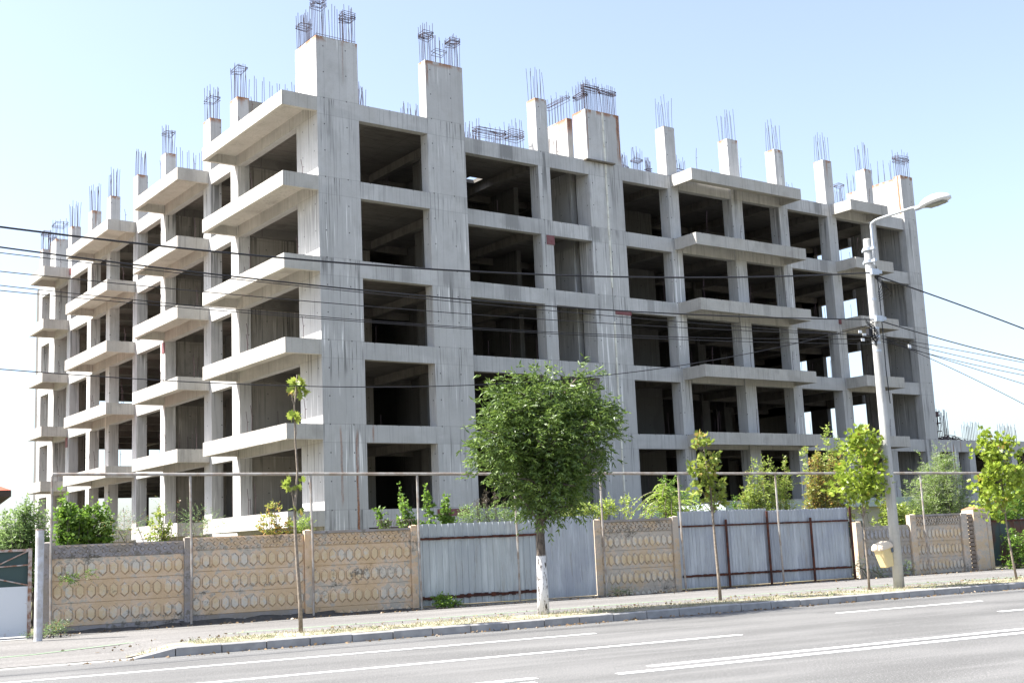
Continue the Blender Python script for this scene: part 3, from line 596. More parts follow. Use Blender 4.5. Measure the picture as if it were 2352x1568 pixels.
rail(c1, -2.2, 2.7, ZS+.02, ZS+.02, TF-.05, oo, .03, 0, 'bottom_pipe', simple('dull_pipe', (.28, .26, .23), .7))
c2 = empty('corrugated_gate', 'wide double gate of blue-grey corrugated sheet in a rusty angle frame', 'gate', 5.2, TF, 0); oo = (5.2, TF, 0)
corr(c2, 5.15, 8.0, ZS+.05, 2.17, TF, oo, M['galv2'], .11, .012); corr(c2, 8.02, 10.82, ZS+.05, 2.12, TF, oo, M['galv2'], .11, .012)
rail(c2, 5.15, 10.8, 1.78, 1.76, TF-.014, oo, .04, .006, 'gate_rail'); rail(c2, 5.2, 10.8, ZS+.36, ZS+.34, TF-.014, oo, .05, .012, 'gate_rail')
for s, zt in ((6.62, 1.92), (7.98, 2.1), (9.45, 1.88), (10.86, 2.15)):
    g = MB(); g.box(s-.03, s+.03, TF-.075, TF-.046, ZS+.02, zt); g.build('gate_upright', M['rust'], c2, oo)
g = MB(); g.box(5.1, 11.0, TF-.04, TF+.02, ZS-.02, ZS+.03); g.build('threshold', simple('rubble_strip', (.16, .12, .09), .95, 0, .5, 12), c2, oo)
# pipe frame over the fence
M['pipe'] = simple('weathered_steel_pipe', (.40, .385, .36), .6, .2, .3, 5, (.27, .22, .18))
pf = empty('steel_pipe_frame', 'long thin steel pipe frame standing above the whole fence on slim posts', 'pipe frame', -10.2, -14.2, 0); oo = (-10.2, -14.2, 0)
tops = [(120, 1089), (437, 1089), (713, 1088), (958, 1088), (1180, 1088), (1378, 1087), (1557, 1087), (1780, 1087), (2113, 1086), (2233, 1086)]
TP = -14.25; P3 = [atT(x, y, TP) for x, y in tops]; P3.append(np.array([20, TP, P3[-1][2]-.1])); P3.append(np.array([27, TP, P3[-1][2]-.1]))
g = MB(); g.tube([tuple(p) for p in P3], .034, 8); g.build('top_rail', M['pipe'], pf, oo)
for i, p in enumerate(P3):
    if i == 9: continue
    g = MB(); lx = .06 if i in (1, 2, 4) else 0
    g.tube([(p[0]+.02, TP, ZS-.02), (p[0]+lx*.5, TP+.01, 1.6), (p[0], TP, p[2]-.03)], .027, 6); g.build('pipe_post', M['pipe'], pf, oo)
# left gate, pole
lg = empty('metal_yard_gate', 'white rust-spotted metal gate with dark green mesh in its upper half, left edge', 'gate', -12, -14.4, 0); oo = (-12, -14.4, 0)
gw = NT('white_gate_paint'); k = gw.ss(gw.noise((2.2, 2.2, 2.2), 6, rough=.7), .60, .66); M['gatew'] = gw.fin(gw.mix(k, (.62, .63, .64), (.33, .19, .10)), .5, 0, .4)
a = atT(74, 1258, -14.4); s1 = a[0]; zt = a[2]
g = MB(); g.box(-14.5, s1-.07, -14.4, -14.385, ZS+.03, ZS+1.0); g.build('lower_sheet', M['gatew'], lg, oo)
nm = NT('dark_green_mesh'); k = nm.ss(nm.noise((1.5, 1.5, .2), 3), .4, .6); M['mesh'] = nm.fin(nm.mix(k, (.035, .06, .06), (.055, .085, .08)), .8)
g = MB(); g.box(-14.5, s1-.07, -14.37, -14.36, ZS+1.0, zt-.05); g.build('mesh_panel', M['mesh'], lg, oo)
M['gpipe'] = simple('rusty_white_pipe', (.50, .46, .42), .6, 0, .4, 9, (.25, .12, .07))
g = MB(); g.box(s1-.07, s1, -14.42, -14.36, ZS-.05, zt); g.build('frame_post', M['gpipe'], lg, oo)
g = MB(); g.box(-14.5, s1-.07, -14.42, -14.36, zt-.06, zt-.01); g.build('frame_rail', M['gpipe'], lg, oo)
for za, zb in ((zt-.55, zt-.05), (ZS+1.38, ZS+1.42), (ZS+1.3, ZS+1.02)):
    g = MB(); g.tube([(-12.6, -14.415, za-.35 if za > 1.6 else za+(za-zb)*.8), (s1-.07, -14.415, zb)], .014, 5); g.build('brace_bar', M['gpipe'], lg, oo)
a = atT(92, 1217, -15.9); b = atT(93, 1470, -15.9)
pp = empty('white_steel_post', 'thick white painted steel post standing beside the mesh gate', 'post', a[0], -15.9, 0); oo = (a[0], -15.9, 0)
g = MB(); g.tube([(a[0], -15.9, .05), (a[0], -15.9, a[2])], .078, 16); g.build('post', simple('white_post_paint', (.55, .56, .60), .5, 0, .15, 8, (.40, .38, .36)), pp, oo, smooth=False)
g = MB(); g.tube([(a[0], -15.9, a[2]-.001), (a[0], -15.9, a[2]+.02)], .082, 16); g.build('post_cap', M['gpipe'], pp, oo)
# dark fence on the far right
df = empty('dark_sheet_fence', 'dark rusty green sheet metal fence right of the brick pillar', 'fence', 16.1, TF, 0); oo = (16.1, TF, 0)
m = NT('dark_rusty_sheet'); k = m.ss(m.noise((1.5, 1.5, .6), 5), .42, .6); M['dsheet'] = m.fin(m.mix(k, (.05, .075, .075), (.11, .05, .035)), .7)
corr(df, 16.15, 30, ZS+.1, 1.56, TF+.05, oo, M['dsheet'], .3, .02); rail(df, 16.15, 30, 1.56, 1.5, TF+.02, oo, .05, .005)
for s in (18.1, 20.5, 23, 26):
    g = MB(); g.box(s-.04, s+.04, TF-.06, TF+.0, .05, 1.62); g.build('fence_post', M['rust'], df, oo)
g = MB(); g.prism([(15.985, TF-.16), (16.13, TF-.16), (16.13, TF+.0), (15.985, TF+.0)], 0, 1.95); g.build('fence_post', O2, df, oo)
# razor wire coil over the third panel
g = MB(); q = []
for i in range(180):
    s = -3.15+i*.0055; th = i*.55; q.append((s, TF+.02+.11*math.cos(th), 2.13+.09*math.sin(th)))
g.tube(q, .004, 4); o = g.build('razor_wire_coil', M['rebar'], None, (-3, TF, 2.05)); o.location = W(-3, TF, 2.05); street(o); tag(o, 'small coil of razor wire lying on top of the ochre fence beside the sheet metal', 'wire coil')

# ================================================================ STREET LAMP, BIN, CABLES
TL = -19.2; SL = 7.66
M['polec'] = concrete('lamp_pole_concrete', base=(.48, .475, .455), streak=.3, joints=False, holes=False, rust=False, dirt=.4)
M['zinc'] = simple('galvanised_tube', (.50, .53, .57), .4, .45, .2, 4)
lp = empty('street_lamp', 'tall round concrete lamp post with curved steel arm and pale lamp head', 'street lamp', SL, TL, 0); oo = (SL, TL, 0)
def pj(s, t, z):
    p = np.array(W(s, t, z)); d = p-CAM; k = d@fw; return PX+F*(d@rt)/k, PY-F*(d@up)/k
def atS(x, y, S):
    n = np.array([ca, sa, 0]); d = ray(x, y); k = (S-CAM@n)/(d@n); p = CAM+k*d; return (S, -p[0]*sa+p[1]*ca, p[2])
ztp = 8.38
g = MB(); g.tube([(SL, TL, ZS-.05), (SL, TL, 3), (SL, TL, 6), (SL, TL, ztp-.03), (SL, TL, ztp)], [.125, .110, .098, .088, .080], 20); g.build('pole', M['polec'], lp, oo, smooth=True)
SA = SL+.02; TA = TL-.17
q0 = atS(2140, 466, SA); head0 = atS(2112, 476, SA); tip = atS(2184, 449, SA)
ex, ez = head0[1], head0[2]; K_ = .91875
pts = [(SA, TA, 7.72), (SA, TA, 8.2)]
for x_, y_ in ((1478, 1060), (1478, 1025), (1486, 995), (1502, 968), (1530, 945), (1570, 928), (1700, 886), (1820, 847)):
    q_ = atS((1700+x_/3.136)*K_, (250+y_/3.136)*K_, SA); pts.append((SA, min(q_[1], TA), q_[2]))
pts.append((SA, ex, ez)); g = MB(); g.tube(pts, .034, 10); g.build('arm', M['zinc'], lp, oo, smooth=True)
for z in (8.12, 7.82):
    g = MB(); g.tube([(SL, TL, z-.035), (SL, TL, z+.035)], .122, 16); g.box(SL-.03, SL+.035, TA-.07, TL-.08, z-.03, z+.03); g.box(SL-.02, SL+.02, TL+.1, TL+.19, z-.03, z+.03); g.build('clamp', M['zinc'], lp, oo)
# lamp head: flattened shell along the arm
d = Vector((0, tip[1]-ex, tip[2]-ez)); L = d.length*1.06; d.normalize(); nrm = Vector((1, 0, 0)).cross(d); nrm = nrm if nrm.z > 0 else -nrm
L *= .88
hb = MB(); st = [(0, .05, .05, .04), (.1, .10, .10, .06), (.25, .16, .15, .075), (.5, .20, .17, .08), (.75, .195, .145, .075), (.92, .14, .09, .055), (1.0, .03, .02, .02)]
n0 = 0; seg = 16
for f_, wx, hu, hd in st:
    c = Vector((SA, ex, ez))+d*(f_*L+.02)
    for k in range(seg):
        th = 2*math.pi*k/seg; yy = math.sin(th); p = c+Vector((1, 0, 0))*wx*math.cos(th)+nrm*(hu*yy if yy > 0 else hd*yy); hb.v.append(tuple(p))
for i in range(len(st)-1):
    for k in range(seg):
        k2 = (k+1) % seg; hb.f.append((i*seg+k, i*seg+k2, (i+1)*seg+k2, (i+1)*seg+k)); hb.m.append(0)
hb.f.append(tuple(range(seg))); hb.f.append(tuple((len(st)-1)*seg+k for k in range(seg))); hb.m += [0, 0]
lh = hb.build('lamp_head', simple('pale_lamp_shell', (.62, .63, .62), .4, 0, .08, 3), lp, oo, smooth=True)
gl = MB()
for (f0, wx0), (f1_, wx1) in zip(((.28, .10), (.45, .135), (.7, .13)), ((.45, .135), (.7, .13), (.9, .09))):
    c0 = Vector((SA, ex, ez))+d*(f0*L)-nrm*.088; c1_ = Vector((SA, ex, ez))+d*(f1_*L)-nrm*.082; x = Vector((1, 0, 0))
    gl.quad(tuple(c0-x*wx0), tuple(c1_-x*wx1), tuple(c1_+x*wx1), tuple(c0+x*wx0))
gl.build('lens', simple('lamp_lens', (.30, .31, .28), .25), lh, oo); lh.parent = lp
g = MB(); c = Vector((SA, ex, ez)); g.tube([tuple(c-d*.12), tuple(c+d*.1)], .055, 10); g.build('arm_collar', M['zinc'], lp, oo)
# bands and cable hardware on the pole
for z in (7.55, 6.9, 6.42, 6.2, 6.0, 5.85, 5.66):
    r_ = .127-(.045)*(z/8.4)+.006; g = MB(); g.tube([(SL, TL, z-.025), (SL, TL, z+.025)], r_, 16); g.build('band', M['zinc'], lp, oo)
M['cable'] = simple('black_cable', (.018, .018, .022), .5, 0, .2, 5)
g = MB()
for i in range(26):
    z = random.uniform(5.9, 6.35); a = random.uniform(-.35, -.12); t0 = TL-random.uniform(.0, .15)
    g.tube([(SL-.1, TL-.08, z), (SL+a, t0, z+random.uniform(-.1, .14)), (SL+a*.6, t0-.05, z-.12), (SL-.1, TL-.1, z-.16)], .008, 4, caps=False)
g.box(SL-.32, SL-.2, TL-.13, TL-.03, 5.98, 6.16); g.build('cable_tangle', M['cable'], lp, oo)
g = MB()
for i in range(5):
    z0_ = 7.4; g.tube([(SL+.1, TL-.05, 7.5-i*.02), (SL+.3+.06*i, TL-.1, 7.35-i*.07), (SL+.12, TL-.08, 7.05-i*.05)], .008, 4, caps=False)
g.tube([(SL+.12, TL-.1, 7.7), (SL+.135, TL-.11, 7.0), (SL+.14, TL-.1, 6.2), (SL+.1, TL-.13, 5.2), (SL+.16, TL-.1, 4.4)], .012, 5, caps=False)
g.build('dropping_cable', M['cable'], lp, oo)
g = MB(); wt = simple('white_cable_tag', (.75, .76, .76), .5, 0, .05)
for x, z in ((-.62, 6.05), (-.5, 5.98), (-.56, 5.86)): g.box(SL+x, SL+x+.10, TL-.12, TL-.11, z, z+.065)
g.box(SL+.9, SL+.99, TL-.1, TL-.09, 5.72, 5.83); g.build('cable_tag', wt, lp, oo)
for z in (7.55, 6.42):
    g = MB(); g.box(SL-.11, SL+.11, TL-.2, TL-.1, z-.08, z+.06); g.box(SL+.11, SL+.2, TL-.2, TL-.14, z-.05, z+.03); g.build('cable_clamp', M['zinc'], lp, oo)
# litter bin
bn = empty('litter_bin', 'yellow plastic litter bin with domed lid hanging tilted on the lamp post', 'litter bin', SL-.32, TL, 0); oo = (SL-.32, TL, .9)
bn.location = W(SL-.27, TL+.10, .92); bn.rotation_euler = (0, math.radians(-13), A); bn.scale = (.9, .9, .95)
M['yel'] = simple('faded_yellow_plastic', (.66, .54, .29), .45, 0, .12, 4, (.60, .48, .25)); M['lid'] = simple('faded_cream_plastic', (.66, .55, .42), .45, 0, .1, 2)
def rr(wx, wy, z, r=.05, n=4):
    out = []
    for cx, cy, a0 in ((wx-r, wy-r, 0), (-wx+r, wy-r, 90), (-wx+r, -wy+r, 180), (wx-r, -wy+r, 270)):
        for k in range(n+1): th = math.radians(a0+90*k/n); out.append((cx+r*math.cos(th), cy+r*math.sin(th), z))
    return out
def loft(sec):
    g = MB(); n = len(sec[0])
    for q in sec: g.v += q
    for i in range(len(sec)-1):
        for k in range(n): k2 = (k+1) % n; g.f.append((i*n+k, i*n+k2, (i+1)*n+k2, (i+1)*n+k)); g.m.append(0)
    g.f.append(tuple(range(n-1, -1, -1))); g.f.append(tuple((len(sec)-1)*n+k for k in range(n))); g.m += [0, 0]; return g
loft([rr(.125, .13, -.30), rr(.135, .14, -.28), rr(.185, .175, .14), rr(.19, .18, .16)]).build('bin_body', M['yel'], bn)
loft([rr(.215, .20, .14), rr(.22, .205, .17), rr(.205, .19, .24, .06), rr(.16, .15, .29, .07), rr(.08, .08, .31, .05)]).build('lid', M['lid'], bn)
g = MB(); g.box(.17, .30, -.04, .04, .0, .1); g.box(.15, .30, -.04, .04, -.2, -.12); g.build('bracket', M['gpipe'], bn)
g = MB(); g.box(.1, .17, -.187, -.180, .02, .12); g.build('sticker', simple('blue_grey_sticker', (.12, .15, .19), .5), bn)
# cables
def cable(pts, zoff, r, label, name='overhead_cable', T=TL-.1, ends=None, group=None):
    P_ = np.array([atT(x, y, T) for x, y in pts]); deg = 2 if len(pts) > 2 else 1
    co_ = np.polyfit(P_[:, 0], P_[:, 2], deg); a, b = ends; n = 40
    q = [(s, T, float(np.polyval(co_, s))) for s in np.linspace(a, b, n)]
    g = MB(); g.tube(q, r, 6); o = g.build(name, M['cable'], None, (a, T, q[0][2]), smooth=True); o.location = W(a, T, q[0][2]); street(o)
    tag(o, label, 'cable', group); return o
cable([(0, 521), (290, 557), (588, 586), (1093, 624), (1690, 637), (1984, 627)], 0, .018, 'thickest black cable, topmost of the wires left of the street lamp', ends=(-26, SL-.1))
cable([(0, 568), (588, 640), (1093, 690), (1690, 727), (1984, 733)], 0, .0145, 'second thick black cable below the topmost, left of the street lamp', ends=(-26, SL-.1))
cable([(0, 579), (588, 648), (1093, 699), (1690, 745), (1975, 772)], 0, .008, 'thin cable running just beneath the second thick cable', ends=(-26, SL-.2), T=TL-.16)
cable([(0, 624), (588, 680), (1093, 722), (1690, 760), (1984, 768)], 0, .008, 'thin cable halfway down the bundle left of the lamp post', ends=(-26, SL-.1))
cable([(0, 655), (588, 716), (1093, 752), (1690, 777), (1984, 778)], 0, .0075, 'upper one of the lowest close pair of thin cables', ends=(-26, SL-.1), T=TL-.05)
cable([(0, 667), (588, 720), (1093, 757), (1690, 783), (1984, 790)], 0, .0075, 'lower one of the lowest close pair of thin cables', ends=(-26, SL-.1))
P_ = [atT(x, y, TL-.12) for x, y in ((0, 848), (300, 868), (588, 884), (950, 889), (1131, 881), (1374, 863), (1690, 818), (1880, 776), (1975, 752))]
x_ = np.array([p[0] for p in P_]); z_ = np.array([p[2] for p in P_]); cf = np.polyfit(x_, z_, 4); q = [(s, TL-.12, float(np.polyval(cf, s))) for s in np.linspace(-12.5, SL-.3, 50)]
q = [(-26, TL-.12, 6.2), (-18, TL-.12, 5.35)]+q; g = MB(); g.tube(q, .009, 5); o = g.build('overhead_cable', M['cable'], None, (SL, TL, 6), smooth=True); o.location = W(SL, TL, 6); street(o); tag(o, 'deeply sagging single cable that dips behind the tree and climbs to the lamp post', 'cable')
for (x0, y0, x1, y1, x2, y2, r, lb) in ((1998, 628, 2160, 684, 2352, 755, .017, 'thick black cable leaving the lamp post to the right, highest on that side'), (2010, 733, 2160, 778, 2350, 826, .013, 'second highest cable on the right of the lamp post'), (2010, 768, 2180, 800, 2350, 832, .0075, 'third highest cable on the right of the lamp post'), (2012, 772, 2180, 812, 2350, 851, .0075, 'fourth highest cable on the right of the lamp post'), (2030, 785, 2180, 824, 2350, 861, .0075, 'cable crossing just above the two lowest on the right of the lamp post'), (2040, 783, 2180, 828, 2350, 881, .0075, 'second lowest cable on the right of the lamp post'), (2050, 785, 2180, 843, 2350, 927, .0075, 'steepest and lowest cable right of the lamp post')):
    cable([(x0, y0), (x1, y1), (x2, y2)], 0, r, lb, ends=(SL+.08, 24))

# ================================================================ PLANTS
def leafmat(name, c1, c2, c3=None, tr=.45, amt3=.0):
    m = NT(name); g = m.n('NewGeometry'); rnd = g.outputs['Random Per Island']; clump = m.noise((1.6, 1.6, 1.6), 3)
    col = m.mix(rnd, c1, c2); col = m.mix(m.math('MULTIPLY', m.ss(clump, .4, .65), .5), col, tuple(c*.72 for c in c1))
    if c3: col = m.mix(m.ss(m.math('ADD', rnd, m.math('MULTIPLY', m.ss(clump, .35, .6), .35)), 1.12-amt3, 1.2-amt3), col, c3)
    t = m.t; tl = t.nodes.new('ShaderNodeBsdfTranslucent'); t.links.new(m.mix(.35, col, (.25, .35, .03), 'ADD') if False else col, tl.inputs[0])
    m.fin(col, .42, 0, .5); mx = t.nodes.new('ShaderNodeMixShader'); mx.inputs[0].default_value = tr
    t.links.new(m.b.outputs[0], mx.inputs[1]); t.links.new(tl.outputs[0], mx.inputs[2]); t.links.new(mx.outputs[0], t.nodes['Material Output'].inputs[0]); return m.mat
M['ash'] = leafmat('ash_leaf', (.075, .135, .024), (.195, .275, .055), tr=.36)
M['maple'] = leafmat('maple_leaf', (.23, .32, .035), (.36, .44, .06), (.34, .25, .05), amt3=-.08)
M['maple_y'] = leafmat('maple_leaf_turning', (.20, .28, .045), (.33, .36, .07), (.40, .30, .09), amt3=-.02)
M['box'] = leafmat('boxelder_leaf', (.26, .35, .06), (.40, .47, .11), (.40, .33, .09), amt3=-.05, tr=.5)
M['orange'] = leafmat('orange_leaf', (.27, .31, .06), (.42, .38, .10), (.46, .26, .07), amt3=.12)
M['mul'] = leafmat('mulberry_leaf', (.115, .22, .032), (.23, .35, .055), tr=.5)
M['pale'] = leafmat('pale_shrub_leaf', (.19, .29, .09), (.30, .40, .15), tr=.5)
M['wil'] = leafmat('willow_leaf', (.27, .34, .15), (.42, .46, .28), (.24, .36, .06), amt3=.3, tr=.5)
M['ail'] = leafmat('ailanthus_leaf', (.24, .36, .05), (.38, .48, .09), tr=.5)
M['fea'] = leafmat('feathery_leaf', (.15, .24, .09), (.24, .33, .13), (.35, .18, .07), amt3=.03)
M['dry'] = leafmat('seed_stalk', (.09, .075, .05), (.15, .12, .08))
M['dryl'] = leafmat('dead_leaf', (.16, .10, .05), (.30, .21, .11), tr=.1)
M['grass'] = leafmat('dry_grass', (.33, .28, .18), (.43, .37, .25), (.20, .25, .10), amt3=.28, tr=.3)
M['bark'] = simple('grey_bark', (.17, .145, .12), .9, 0, .35, 14, (.085, .07, .06)); M['barkl'] = simple('pale_sapling_bark', (.27, .225, .18), .9, 0, .3, 20, (.16, .13, .10))
bm = NT('whitewashed_bark'); n1 = bm.noise((14, 14, 5), 5, rough=.7); z_s = bm.n('SeparateXYZ'); bm.put(z_s.inputs[0], bm.co)
k = bm.math('MULTIPLY', bm.ss(bm.math('ADD', z_s.outputs[2], bm.math('MULTIPLY', n1, .12)), 1.36, 1.32), bm.ss(n1, .60, .52)); 
dk = bm.ss(n1, .45, .62); cc = bm.mix(k, bm.mix(dk, (.13, .105, .085), (.06, .05, .042)), (.66, .65, .65)); bm.bump(n1, 1.0, .035); M['wash'] = bm.fin(cc, .9)

def leaves_mesh(name, base, axis, length, width, mat, parent, org, kind='lance', droop=.0):
    n = len(base); ax = axis/np.linalg.norm(axis, axis=1, keepdims=True)
    rv = rng.normal(size=(n, 3)); side = np.cross(ax, rv); side /= np.linalg.norm(side, axis=1, keepdims=True); nr = np.cross(ax, side)
    L = length[:, None]; Wd = width[:, None]; o = np.array(org)
    if kind == 'maple':
        P = []
        for ang, l in ((-1.15, .72), (-.55, .9), (0, 1.0), (.55, .9), (1.15, .72)):
            P.append((ang, l))
        prof = [(0, 0)]; 
        for i, (ang, l) in enumerate(P):
            prof.append((l*math.sin(ang)*.62, .15+l*math.cos(ang)*.85))
            if i < 4: a2 = (ang+P[i+1][0])/2; prof.append((.50*math.sin(a2)*.7, .15+.50*math.cos(a2)))
        V = np.stack([base + side*(px*L*1.25) + ax*(py*L) + nr*(abs(px)*L*.28) for px, py in prof], 1).reshape(-1, 3)-o
        k = len(prof)
    elif kind == 'oval':
        prof = [(0, 0, 0), (.5, .35, .12), (.42, .7, .08), (0, 1, -.1), (-.42, .7, .08), (-.5, .35, .12)]
        V = np.stack([base + side*(px*Wd) + ax*(py*L) + nr*(pz*Wd) for px, py, pz in prof], 1).reshape(-1, 3)-o; k = 6
    else:
        prof = [(0, 0, 0), (.5, .42, .15), (0, 1, -.12), (-.5, .42, .15)]
        V = np.stack([base + side*(px*Wd) + ax*(py*L) + nr*(pz*L*.6) for px, py, pz in prof], 1).reshape(-1, 3)-o; k = 4
    me = bpy.data.meshes.new(name); N = len(V); me.vertices.add(N); me.vertices.foreach_set('co', V.astype(np.float32).ravel())
    me.loops.add(N); me.loops.foreach_set('vertex_index', np.arange(N, dtype=np.int32)); F_ = N//k
    me.polygons.add(F_); me.polygons.foreach_set('loop_start', np.arange(0, N, k, dtype=np.int32)); me.polygons.foreach_set('loop_total', np.full(F_, k, dtype=np.int32))
    me.materials.append(mat); me.update(calc_edges=True); me.validate(); ob = bpy.data.objects.new(name, me); COL.objects.link(ob); ob.parent = parent; return ob
def blobs(T, lst, zdepth=.8):
    if len(lst) > 15: lst = [(1252+(a-1252)*.86, 1012+(b-1012)*.92, c*.84, d*.88) for a, b, c, d in lst]
    out = []
    for cx, cy, rx, ry in lst:
        c = atT(cx, cy, T); sc = scaleT(cx, cy, T); rx_, rz_ = rx/sc, ry/sc
        out.append((c, np.array([rx_, (rx_+rz_)/2*zdepth, rz_])))
    return out
def plant(name, label, cat, T, base_px, lst, nspray, mat, leaf=(.09, .03), kind='lance', per=7, spray=.28, trunk=None, tr=(.03, .008), twig=None, shell=.45, upb=.35, group=None, wood=None, depth=.8, twigs=22, fol='foliage', droop=.25, z0=None, gap=.35, tuft=None, shoots=0):
    bl = blobs(T, lst, depth); b = atT(*base_px, T); bz = ZS if z0 is None else z0; org = (b[0], T, 0)
    root = empty(name, label, cat, b[0], T, 0, group=group)
    vol = np.array([np.prod(r) for _, r in bl]); pr = vol**.8/np.sum(vol**.8)
    idx = rng.choice(len(bl), nspray, p=pr); u = rng.normal(size=(nspray, 3)); u /= np.linalg.norm(u, axis=1, keepdims=True)
    rad = rng.random(nspray)**shell; C0 = np.array([bl[i][0] for i in idx]); R0 = np.array([bl[i][1] for i in idx])
    rag = np.array([noise.noise(Vector((float(q[0])*1.7+T, float(q[1])*1.7, float(q[2])*1.7))) for q in u]); rad = rad*(1+.35*rag)
    P0 = C0+u*R0*rad[:, None]
    keep = np.array([noise.noise(Vector((float(p[0])*2.3, float(p[1])*2.3, float(p[2])*2.3))) > -gap for p in P0]); P0 = P0[keep]; u = u[keep]; ns = len(P0)
    if tuft:
        nt_, tr_ = tuft; C = P0[:nt_]; UU = u[:nt_]; k_ = rng.integers(0, len(C), nspray); P0 = C[k_]+rng.normal(size=(nspray, 3))*tr_*.55+UU[k_]*rng.random((nspray, 1))*tr_*.5; u = UU[k_]*.6+(P0-C[k_])/tr_*.5; ns = nspray
    SH = []
    if shoots:
        C = P0[:shoots]; C = C[C[:, 2] > bz+.4]; P_, U_ = [], []; xs = np.array([b_[0][0] for b_ in bl])
        for e in C:
            base = np.array([e[0]*.75+xs[np.argmin(abs(xs-e[0]))]*.25+random.uniform(-.12, .12), e[1]+random.uniform(-.2, .2), bz]); lean = np.array([random.uniform(-.12, .12), random.uniform(-.1, .1), 0])
            SH.append((base, e, lean)); q = max(4, int(nspray/len(C)))
            for f_ in rng.uniform(.35, 1.0, q)**.8:
                P_.append(base*(1-f_)+e*f_+lean*math.sin(f_*3.14)+rng.normal(size=3)*.025); tg = rng.normal(size=3); tg[2] = abs(tg[2])*.4+.25*(f_ > .9)*4; U_.append(tg)
        P0 = np.array(P_); u = np.array(U_); ns = len(P0)
    ax = u*.8+np.array([0, 0, upb])+rng.normal(size=(ns, 3))*.45; ax /= np.linalg.norm(ax, axis=1, keepdims=True)
    B, D = [], []; sl_ = spray*rng.uniform(.6, 1.3, ns)[:, None]
    for i in range(per):
        f_ = (i//2+.6)/((per+1)//2); sd = np.cross(ax, np.array([0, 0, 1.])+rng.normal(size=(ns, 3))*.35); sd /= np.linalg.norm(sd, axis=1, keepdims=True)
        if i == per-1: dd = ax.copy()
        else: dd = ax*.55+sd*(1 if i % 2 else -1)
        dd = dd+np.array([0, 0, -droop])+rng.normal(size=(ns, 3))*.15
        B.append(P0+ax*sl_*f_+np.array([0, 0, -1.])*sl_*f_*f_*droop*.8); D.append(dd)
    B = np.concatenate(B); D = np.concatenate(D); n = len(B)
    okz = B[:, 2] > bz+.03; B, D = B[okz], D[okz]; n = len(B)
    leaves_mesh(fol, B, D, leaf[0]*rng.uniform(.65, 1.25, n), leaf[1]*rng.uniform(.7, 1.2, n), mat, root, org, kind)
    wd = wood or M['bark']; g = MB()
    if trunk:
        tp = [tuple(atT(x, y, T)) for x, y in trunk]; tp[0] = (tp[0][0], T, bz-.05); rr_ = [tr[0]+(tr[1]-tr[0])*i/(len(tp)-1) for i in range(len(tp))]
        tp2 = []; 
        g.tube(tp, rr_, 12 if tr[0] > .06 else 7)
        g.build('trunk', wd, root, org, smooth=True); g = MB(); src = tp[max(1, len(tp)//2):]
    else: src = [(b[0]+random.uniform(-.15, .15), T, bz-.05) for _ in range(3)]
    for i in range(twigs):
        e = P0[rng.integers(0, ns)]; a = min(src, key=lambda q: abs(q[2]-(e[2]-.4))+random.random()*.5) if trunk else (random.choice(bl)[0][0]*.5+e[0]*.5, T+random.uniform(-.1, .1), bz-.05)
        md = ((a[0]*.5+e[0]*.5)+random.uniform(-.06, .06), a[1]*.5+e[1]*.5, a[2]*.45+e[2]*.55+random.uniform(-.05, .12)); r0 = (tr[1]*1.3 if trunk else .014)
        g.tube([a, md, tuple(e)], [r0, r0*.6, r0*.25], 4, caps=False)
    for base, e, lean in SH: g.tube([tuple(base), tuple(base*.5+e*.5+lean), tuple(e)], [.012, .007, .003], 4, caps=False)
    if g.v: g.build('branches', wd, root, org)
    return root
# main ash tree
TM = -19.0
plant('street_tree', 'round-headed green ash tree with a whitewashed trunk on the verge', 'tree', TM, (1248, 1410),
      [(1250, 1000, 118, 118), (1165, 985, 78, 88), (1345, 985, 75, 95), (1130, 1040, 50, 52), (1235, 890, 62, 45), (1340, 918, 50, 44), (1165, 922, 46, 42), (1280, 1110, 95, 62), (1200, 1095, 62, 50), (1385, 960, 42, 55), (1395, 1010, 30, 38), (1265, 1165, 60, 30), (1215, 1150, 50, 32), (1310, 1150, 50, 36), (1375, 1065, 34, 40), (1250, 868, 22, 26), (1155, 885, 26, 28), (1345, 872, 24, 28), (1092, 1060, 24, 28), (1418, 985, 18, 26), (1108, 985, 28, 26), (1098, 1105, 24, 18), (1398, 940, 20, 22)],
      3700, M['ash'], (.12, .036), 'lance', 7, .20, trunk=[(1248, 1412), (1246, 1340), (1243, 1278), (1240, 1200), (1243, 1120), (1250, 1040), (1255, 960)], tr=(.125, .03), shell=.40, upb=.35, wood=M['wash'], twigs=60, droop=.5, depth=.95, gap=.6, tuft=(370, .27))
# saplings along the verge
plant('sapling', 'tall bare sapling with few yellowing leaves, in front of the ochre fence', 'tree', TM, (691, 1452),
      [(682, 880, 12, 16), (690, 900, 12, 10), (674, 955, 12, 12), (663, 1118, 12, 9), (690, 1110, 9, 10), (688, 1165, 9, 7), (672, 905, 7, 8)], 46, M['maple_y'], (.15, .1), 'maple', 2, .05, trunk=[(691, 1452), (689, 1380), (683, 1300), (678, 1220), (677, 1180), (683, 1080), (678, 1010), (676, 930), (682, 860)], tr=(.042, .008), wood=M['barkl'], twigs=12, shell=.8)
plant('sapling', 'slim young maple with sparse yellowing leaves, in front of the wide gate', 'tree', -18.8, (1655, 1378),
      [(1612, 1020, 18, 34), (1625, 1060, 32, 32), (1600, 1075, 22, 24), (1640, 1110, 28, 34), (1608, 1125, 22, 22), (1650, 1150, 18, 16)], 380, M['maple_y'], (.115, .1), 'maple', 2, .09, trunk=[(1655, 1378), (1650, 1320), (1643, 1250), (1637, 1180), (1630, 1110), (1621, 1060), (1612, 1000)], tr=(.04, .008), wood=M['barkl'], shell=.6, gap=.3)
